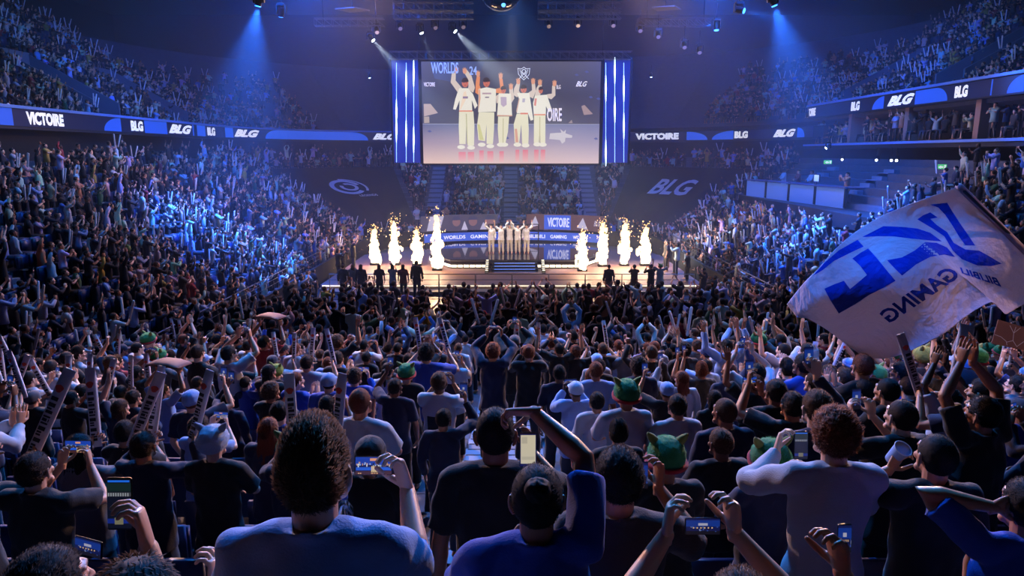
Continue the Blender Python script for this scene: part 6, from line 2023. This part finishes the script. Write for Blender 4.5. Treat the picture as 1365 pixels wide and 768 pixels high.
def decal(name, polys, m, step=10):
    """flat artwork laid on both faces of the cloth"""
    mb = MB()
    for pts in polys:
        P = [V(p) for p in pts]
        # edges cut short so the piece follows the folds
        Q = []
        for a, b in zip(P, P[1:] + P[:1]):
            n = max(1, int((b - a).length / step))
            Q += [a.lerp(b, i / n) for i in range(n)]
        xs = [p.x for p in Q]; ys = [p.y for p in Q]
        inner = []
        y = min(ys) + step / 2
        while y < max(ys):
            x = min(xs) + step / 2
            while x < max(xs):
                if geometry_inside(Q, x, y, step * .4): inner.append(V((x, y)))
                x += step
            y += step
        n = len(Q)
        r = geometry.delaunay_2d_cdt(Q + inner, [(i, (i + 1) % n) for i in range(n)], [], 1, 1e-4)
        for side in (-1, 1):
            vs = []
            for q in r[0]:
                d = ray(*fz(q.x, q.y)).normalized()
                hit = fb.ray_cast(V((0, 0, 0)), d)
                if hit[0] is None:
                    vs.append(None); continue
                vs.append(mb.bm.verts.new(hit[0] + d * .0025 * side - fo))
            for f in r[2]:
                g = [vs[i] for i in f]
                if None in g: continue
                try: mb.bm.faces.new(g if side < 0 else g[::-1])
                except ValueError: pass
    return mb.build(name, m, flag, 3.2)
def geometry_inside(Q, x, y, margin):
    c = False
    n = len(Q)
    for i in range(n):
        a, b = Q[i], Q[i - 1]
        if (a.y > y) != (b.y > y) and x < (b.x - a.x) * (y - a.y) / (b.y - a.y) + a.x: c = not c
        if (a - V((x, y))).length < margin: return False
    return c
LOGO = [
 [(640, 105), (712, 97), (735, 135), (765, 182), (800, 232), (832, 280), (790, 278), (765, 245), (735, 195), (705, 150), (675, 118)],
 [(585, 168), (610, 150), (640, 138), (672, 160), (640, 166), (668, 192), (712, 222), (740, 268), (790, 296), (850, 302), (900, 330), (945, 357), (900, 367), (840, 364), (775, 338), (735, 300), (700, 240), (655, 210)],
 [(440, 197), (520, 200), (585, 207), (640, 225), (690, 262), (640, 258), (560, 250), (480, 240), (415, 240), (350, 243)],
 [(618, 265), (668, 268), (712, 288), (745, 328), (700, 318), (640, 328), (580, 360), (520, 408), (486, 375), (456, 342), (520, 330), (575, 300)],
 [(330, 255), (356, 284), (300, 310), (230, 345), (180, 385), (140, 408), (190, 352), (250, 300)],
 [(375, 292), (410, 330), (450, 380), (492, 430), (440, 460), (380, 490), (320, 530), (250, 570), (215, 515), (188, 464), (230, 445), (272, 430), (298, 465), (335, 435), (370, 405), (340, 365), (308, 335), (340, 312)],
]
decal('emblem', LOGO, flagblue)
def flag_text(name, s, right_base, left_base, up_r, up_l, bold=.03):
    m = text_mesh(s, 0, 0, bold)
    b_ = bmesh.new(); b_.from_mesh(m); bmesh.ops.triangulate(b_, faces=b_.faces[:])
    for _ in range(4):
        es = [e for e in b_.edges if V(((e.verts[0].co.x - e.verts[1].co.x) * 6, e.verts[0].co.y - e.verts[1].co.y, 0)).length > .22]
        if not es: break
        bmesh.ops.subdivide_edges(b_, edges=es, cuts=1); bmesh.ops.triangulate(b_, faces=b_.faces[:])
    b_.to_mesh(m); b_.free()
    c, t = arrays(m)
    rb, lb, ur, ul = map(V, (right_base, left_base, up_r, up_l))
    mb = MB(); vs = [[], []]
    for side in (0, 1):
        for p in c:
            b = rb.lerp(lb, float(p[0])); u = ur.lerp(ul, float(p[0]))
            q = b + u * float(p[1])
            d = ray(*fz(q.x, q.y)).normalized()
            h = fb.ray_cast(V((0, 0, 0)), d)
            pos = h[0] if h[0] is not None else d * FD
            vs[side].append(mb.bm.verts.new(pos + d * .0026 * (-1 if side == 0 else 1) - fo))
        for f in t:
            g = [vs[side][i] for i in f]
            try: mb.bm.faces.new(g if side == 0 else g[::-1])
            except ValueError: pass
    mb.build(name, flagblue, flag)
flag_text('lettering', 'GAMING', (775, 408), (470, 612), (-62, -42), (-52, -44))
flag_text('lettering', 'BILIBILI', (944, 456), (776, 398), (-22, -38), (-10, -26))
hem = MB(); hp = [at_y(p.x, p.y, fdepth(0, j / NV)) - fo for j, p in enumerate(hoist)]
hem.tube(hp[::6], .035, 10); hem.build('pole_sleeve', cloth_mat('sleeve_pink', srgb(186, 160, 164), .3), flag, 3.2)
a, b = at_y(1279, 249, FD), at_y(*fz(1215, 455), FD)
d = (b - a).normalized()
tail = b + d * .9
MB().tube([a - d * .06 - fo, tail - fo], .016, 10).build('flag_pole', mat('pole_dark', srgb(60, 56, 58), .4, .4), flag, 3.2)
tg = MB(); tg.prism([at_y(*fz(70, 585), fdepth(1, .3) + .01) - fo, at_y(*fz(118, 590), fdepth(1, .3) + .01) - fo, at_y(*fz(120, 560), fdepth(1, .3) + .01) - fo, at_y(*fz(84, 548), fdepth(1, .3) + .01) - fo], (0, .004, 0)); tg.build('corner_tag', mat('tag_white', srgb(190, 190, 205), .7), flag)
# the bearer, at the pole's foot
k = row_for(FD)
bear = put_person((tail.x - .18, row_y(k) - .2, row_z(k)), .3, 'sticks', 'long', 'navy', 'short')
tag(bear, 'person in navy at the pole of the huge white flag', 'person')
# ------------------------------------------------------------------ light, haze, camera
def add_light(kind, loc, col, energy, size, target=None, ang=None, blend=.5, name='lamp'):
    l = bpy.data.lights.new(name, kind)
    l.color = col; l.energy = energy
    if kind == 'AREA':
        l.shape = 'RECTANGLE'; l.size, l.size_y = size if hasattr(size, '__len__') else (size, size)
    else: l.shadow_soft_size = size
    if kind == 'SPOT': l.spot_size = math.radians(ang); l.spot_blend = blend
    o = bpy.data.objects.new(name, l); COL.objects.link(o)
    o.location = loc
    if target is not None: o.rotation_euler = (V(target) - V(loc)).to_track_quat('-Z', 'Y').to_euler()
    return o
for L in LIGHTS:
    if L[0] == 'POINT': add_light('POINT', L[1], L[2], L[3], L[4], name='flame_light')
    else: add_light('SPOT', L[1], L[2], L[3], L[4], L[5], L[6], L[7], 'beam_light')
BLUE = (.03, .29, 1.0)
KEY = (1.0, .55, .40)
# roof washes over the stands
def wash(loc, tgt, col, pw, ang, label, rad=.35):
    d = moving_head(loc, tgt, tuple(c for c in col), label, 4)
    add_light('SPOT', V(loc) + d * .35, col, pw, rad, tgt, ang, .7, 'wash_light')
wash((-5.5, 17.0, 10.5), (-3.2, 6.5, -3), BLUE, 15000, 88, 'roof wash lamp over the near stand left of the aisle')
wash((5.5, 17.0, 10.5), (3.2, 6.5, -3), BLUE, 15000, 88, 'roof wash lamp over the near stand right of the aisle')
wash((0, 26.5, 10.5), (0, 21, -6), BLUE, 3500, 80, 'roof wash lamp over the standing floor')
wash((-9, 20, 10.5), (-14, 23, -3), BLUE, 5000, 85, 'roof wash lamp over the left bowl nearer the camera')
wash((9, 20, 10.5), (14, 23, -3), BLUE, 4500, 85, 'roof wash lamp over the right bowl nearer the camera')
wash((-8, 36, 11.5), (-14, 38, -3), BLUE, 5000, 80, 'roof wash lamp over the left bowl beside the stage')
wash((8, 36, 11.5), (14, 38, -3), BLUE, 5000, 80, 'roof wash lamp over the right bowl beside the stage')
wash((-10, 30, 12.0), (-25, 32, 4), (.05, .34, 1.0), 5000, 100, 'roof wash lamp over the left upper tier')
wash((10, 30, 12.0), (25, 32, 5.5), (.04, .26, 1.0), 5000, 100, 'roof wash lamp over the right upper tier')
wash((0, 50, 11.5), (0, 58, -3), (.12, .35, 1.0), 7500, 90, 'roof wash lamp behind the video screen over the far stand')
wash((-15, 52, 12.2), (-6, 40, 2), (.01, .13, 1), 14000, 110, 'added blue lamp tinting the haze, high behind the screen on the left')  # unseen lamp added to turn the haze blue
wash((15, 52, 12.2), (6, 40, 2), (.01, .13, 1), 14000, 110, 'added blue lamp tinting the haze, high behind the screen on the right')  # its twin, added for the same blue in the haze
wash((-.5, 4.2, 6.5), (3.5, 7.4, -.7), (.02, .18, 1), 8000, 20, 'added blue lamp tinting the waving flag', .2)  # unseen lamp added to colour the flag blue
wash((-11, 31, 9.2), (-15, 46, 0), (.01, .12, 1), 16000, 115, 'added wide blue lamp brightening the haze beside the broad left beam')  # added out of view so the haze glows broadly blue
wash((11, 31, 9.2), (15, 46, 0), (.01, .12, 1), 16000, 115, 'added wide blue lamp brightening the haze beside the broad right beam')  # added out of view for the blue haze on the right
wash((-4.5, 27.5, 8.2), (-4.5, 20, -6), KEY, 3000, 80, 'added warm lamp brightening the floor crowd on the left')  # added out of view to warm the dark floor crowd
wash((4.5, 27.5, 8.2), (4.5, 20, -6), KEY, 3000, 80, 'added warm lamp brightening the floor crowd on the right')  # added likewise for the crowd on the right
wash((10.5, 5.2, 4.2), (6.6, 7.4, -.6), (1, .55, .42), 1500, 24, 'added warm lamp tinting the hoist side of the waving flag', .2)  # added lamp standing in for warm light off the right bowl
# unseen warm lamps added to stand in for flame and screen light
for x, px in ((-9, 'left'), (9, 'right')):
    wash((x, 20.3, 4.9), (x * .15, 7, -3), KEY, 13500, 66, 'added warm lamp for flame light on the %s end of the front rig' % px, .3)
    wash((x * .6, 36, 9.2), (x * 1.65, 27, -3), (1, .58, .40), 6500, 72, 'added warm lamp lighting the bowl, at the %s of the stage' % px, .3)  # unseen side lamp added for the flames' warmth on the bowl
truss((-10, 20.4, 7.9), (10, 20.4, 7.9), .4, 'front rig truss crossing over the standing floor')
wash((0, 40.5, 8.3), (0, 41, -6), (1, .9, .8), 7000, 26, 'white lamp straight over the players', .3)
wash((0, 32.5, 8.0), (0, 41.5, -5.5), (1, .9, .78), 5500, 20, 'added white front lamp brightening the players', .3)  # unseen front lamp added because the players were dim
for y_ in (18.0, 23.2, 28.2, 33.5): add_light('POINT', (21.6, y_, 2.1), (1, .66, .45), 28, .12, name='box_fill_light')  # point lights added to brighten the people in the boxes
w = bpy.data.worlds.new('dark_hall'); SC.world = w; w.use_nodes = True
w.node_tree.nodes['Background'].inputs[0].default_value = (.001, .004, .014, 1)
w.node_tree.nodes['Background'].inputs[1].default_value = 1.0
# haze filling the upper hall from the stage end
def haze(name, lo, hi, dens, label):
    mb = MB(); mb.box(lo, hi)
    m = bpy.data.materials.new(name); m.use_nodes = True
    N, L = m.node_tree.nodes, m.node_tree.links
    N.remove(N['Principled BSDF'])
    s = N.new('ShaderNodeVolumeScatter'); s.inputs['Density'].default_value = dens; s.inputs['Anisotropy'].default_value = .2
    s.inputs['Color'].default_value = (.82, .9, 1, 1)
    L.new(s.outputs[0], N['Material Output'].inputs['Volume'])
    o = mb.build(name, m)
    tag(o, label, 'haze', kind='stuff')
    return o
HAZE = haze('stage_haze', (-39, 21, -6.75), (39, 71, 13.4), .0042, 'thin blue-lit stage haze hanging in the hall from the stage to the roof')
cam = bpy.data.cameras.new('camera'); co_ = bpy.data.objects.new('camera', cam); COL.objects.link(co_)
cam.sensor_fit = 'HORIZONTAL'; cam.sensor_width = 36; cam.lens = 36 * F_PX / 1365
cam.clip_start = .05; cam.clip_end = 300
co_.rotation_euler = (PI / 2 - PITCH, 0, 0)
SC.camera = co_
vs = SC.view_settings
SC.display_settings.display_device = 'sRGB'
vs.view_transform = 'Standard'; vs.look = 'None'; vs.exposure = -0.12; vs.gamma = 1; vs.use_curve_mapping = False
cy = SC.cycles
cy.use_denoising = True
cy.max_bounces = 5; cy.diffuse_bounces = 1; cy.glossy_bounces = 3; cy.transmission_bounces = 4; cy.volume_bounces = 0; cy.transparent_max_bounces = 6
cy.sample_clamp_indirect = 3.0; cy.sample_clamp_direct = 0
cy.use_light_tree = True
cy.caustics_reflective = False; cy.caustics_refractive = False
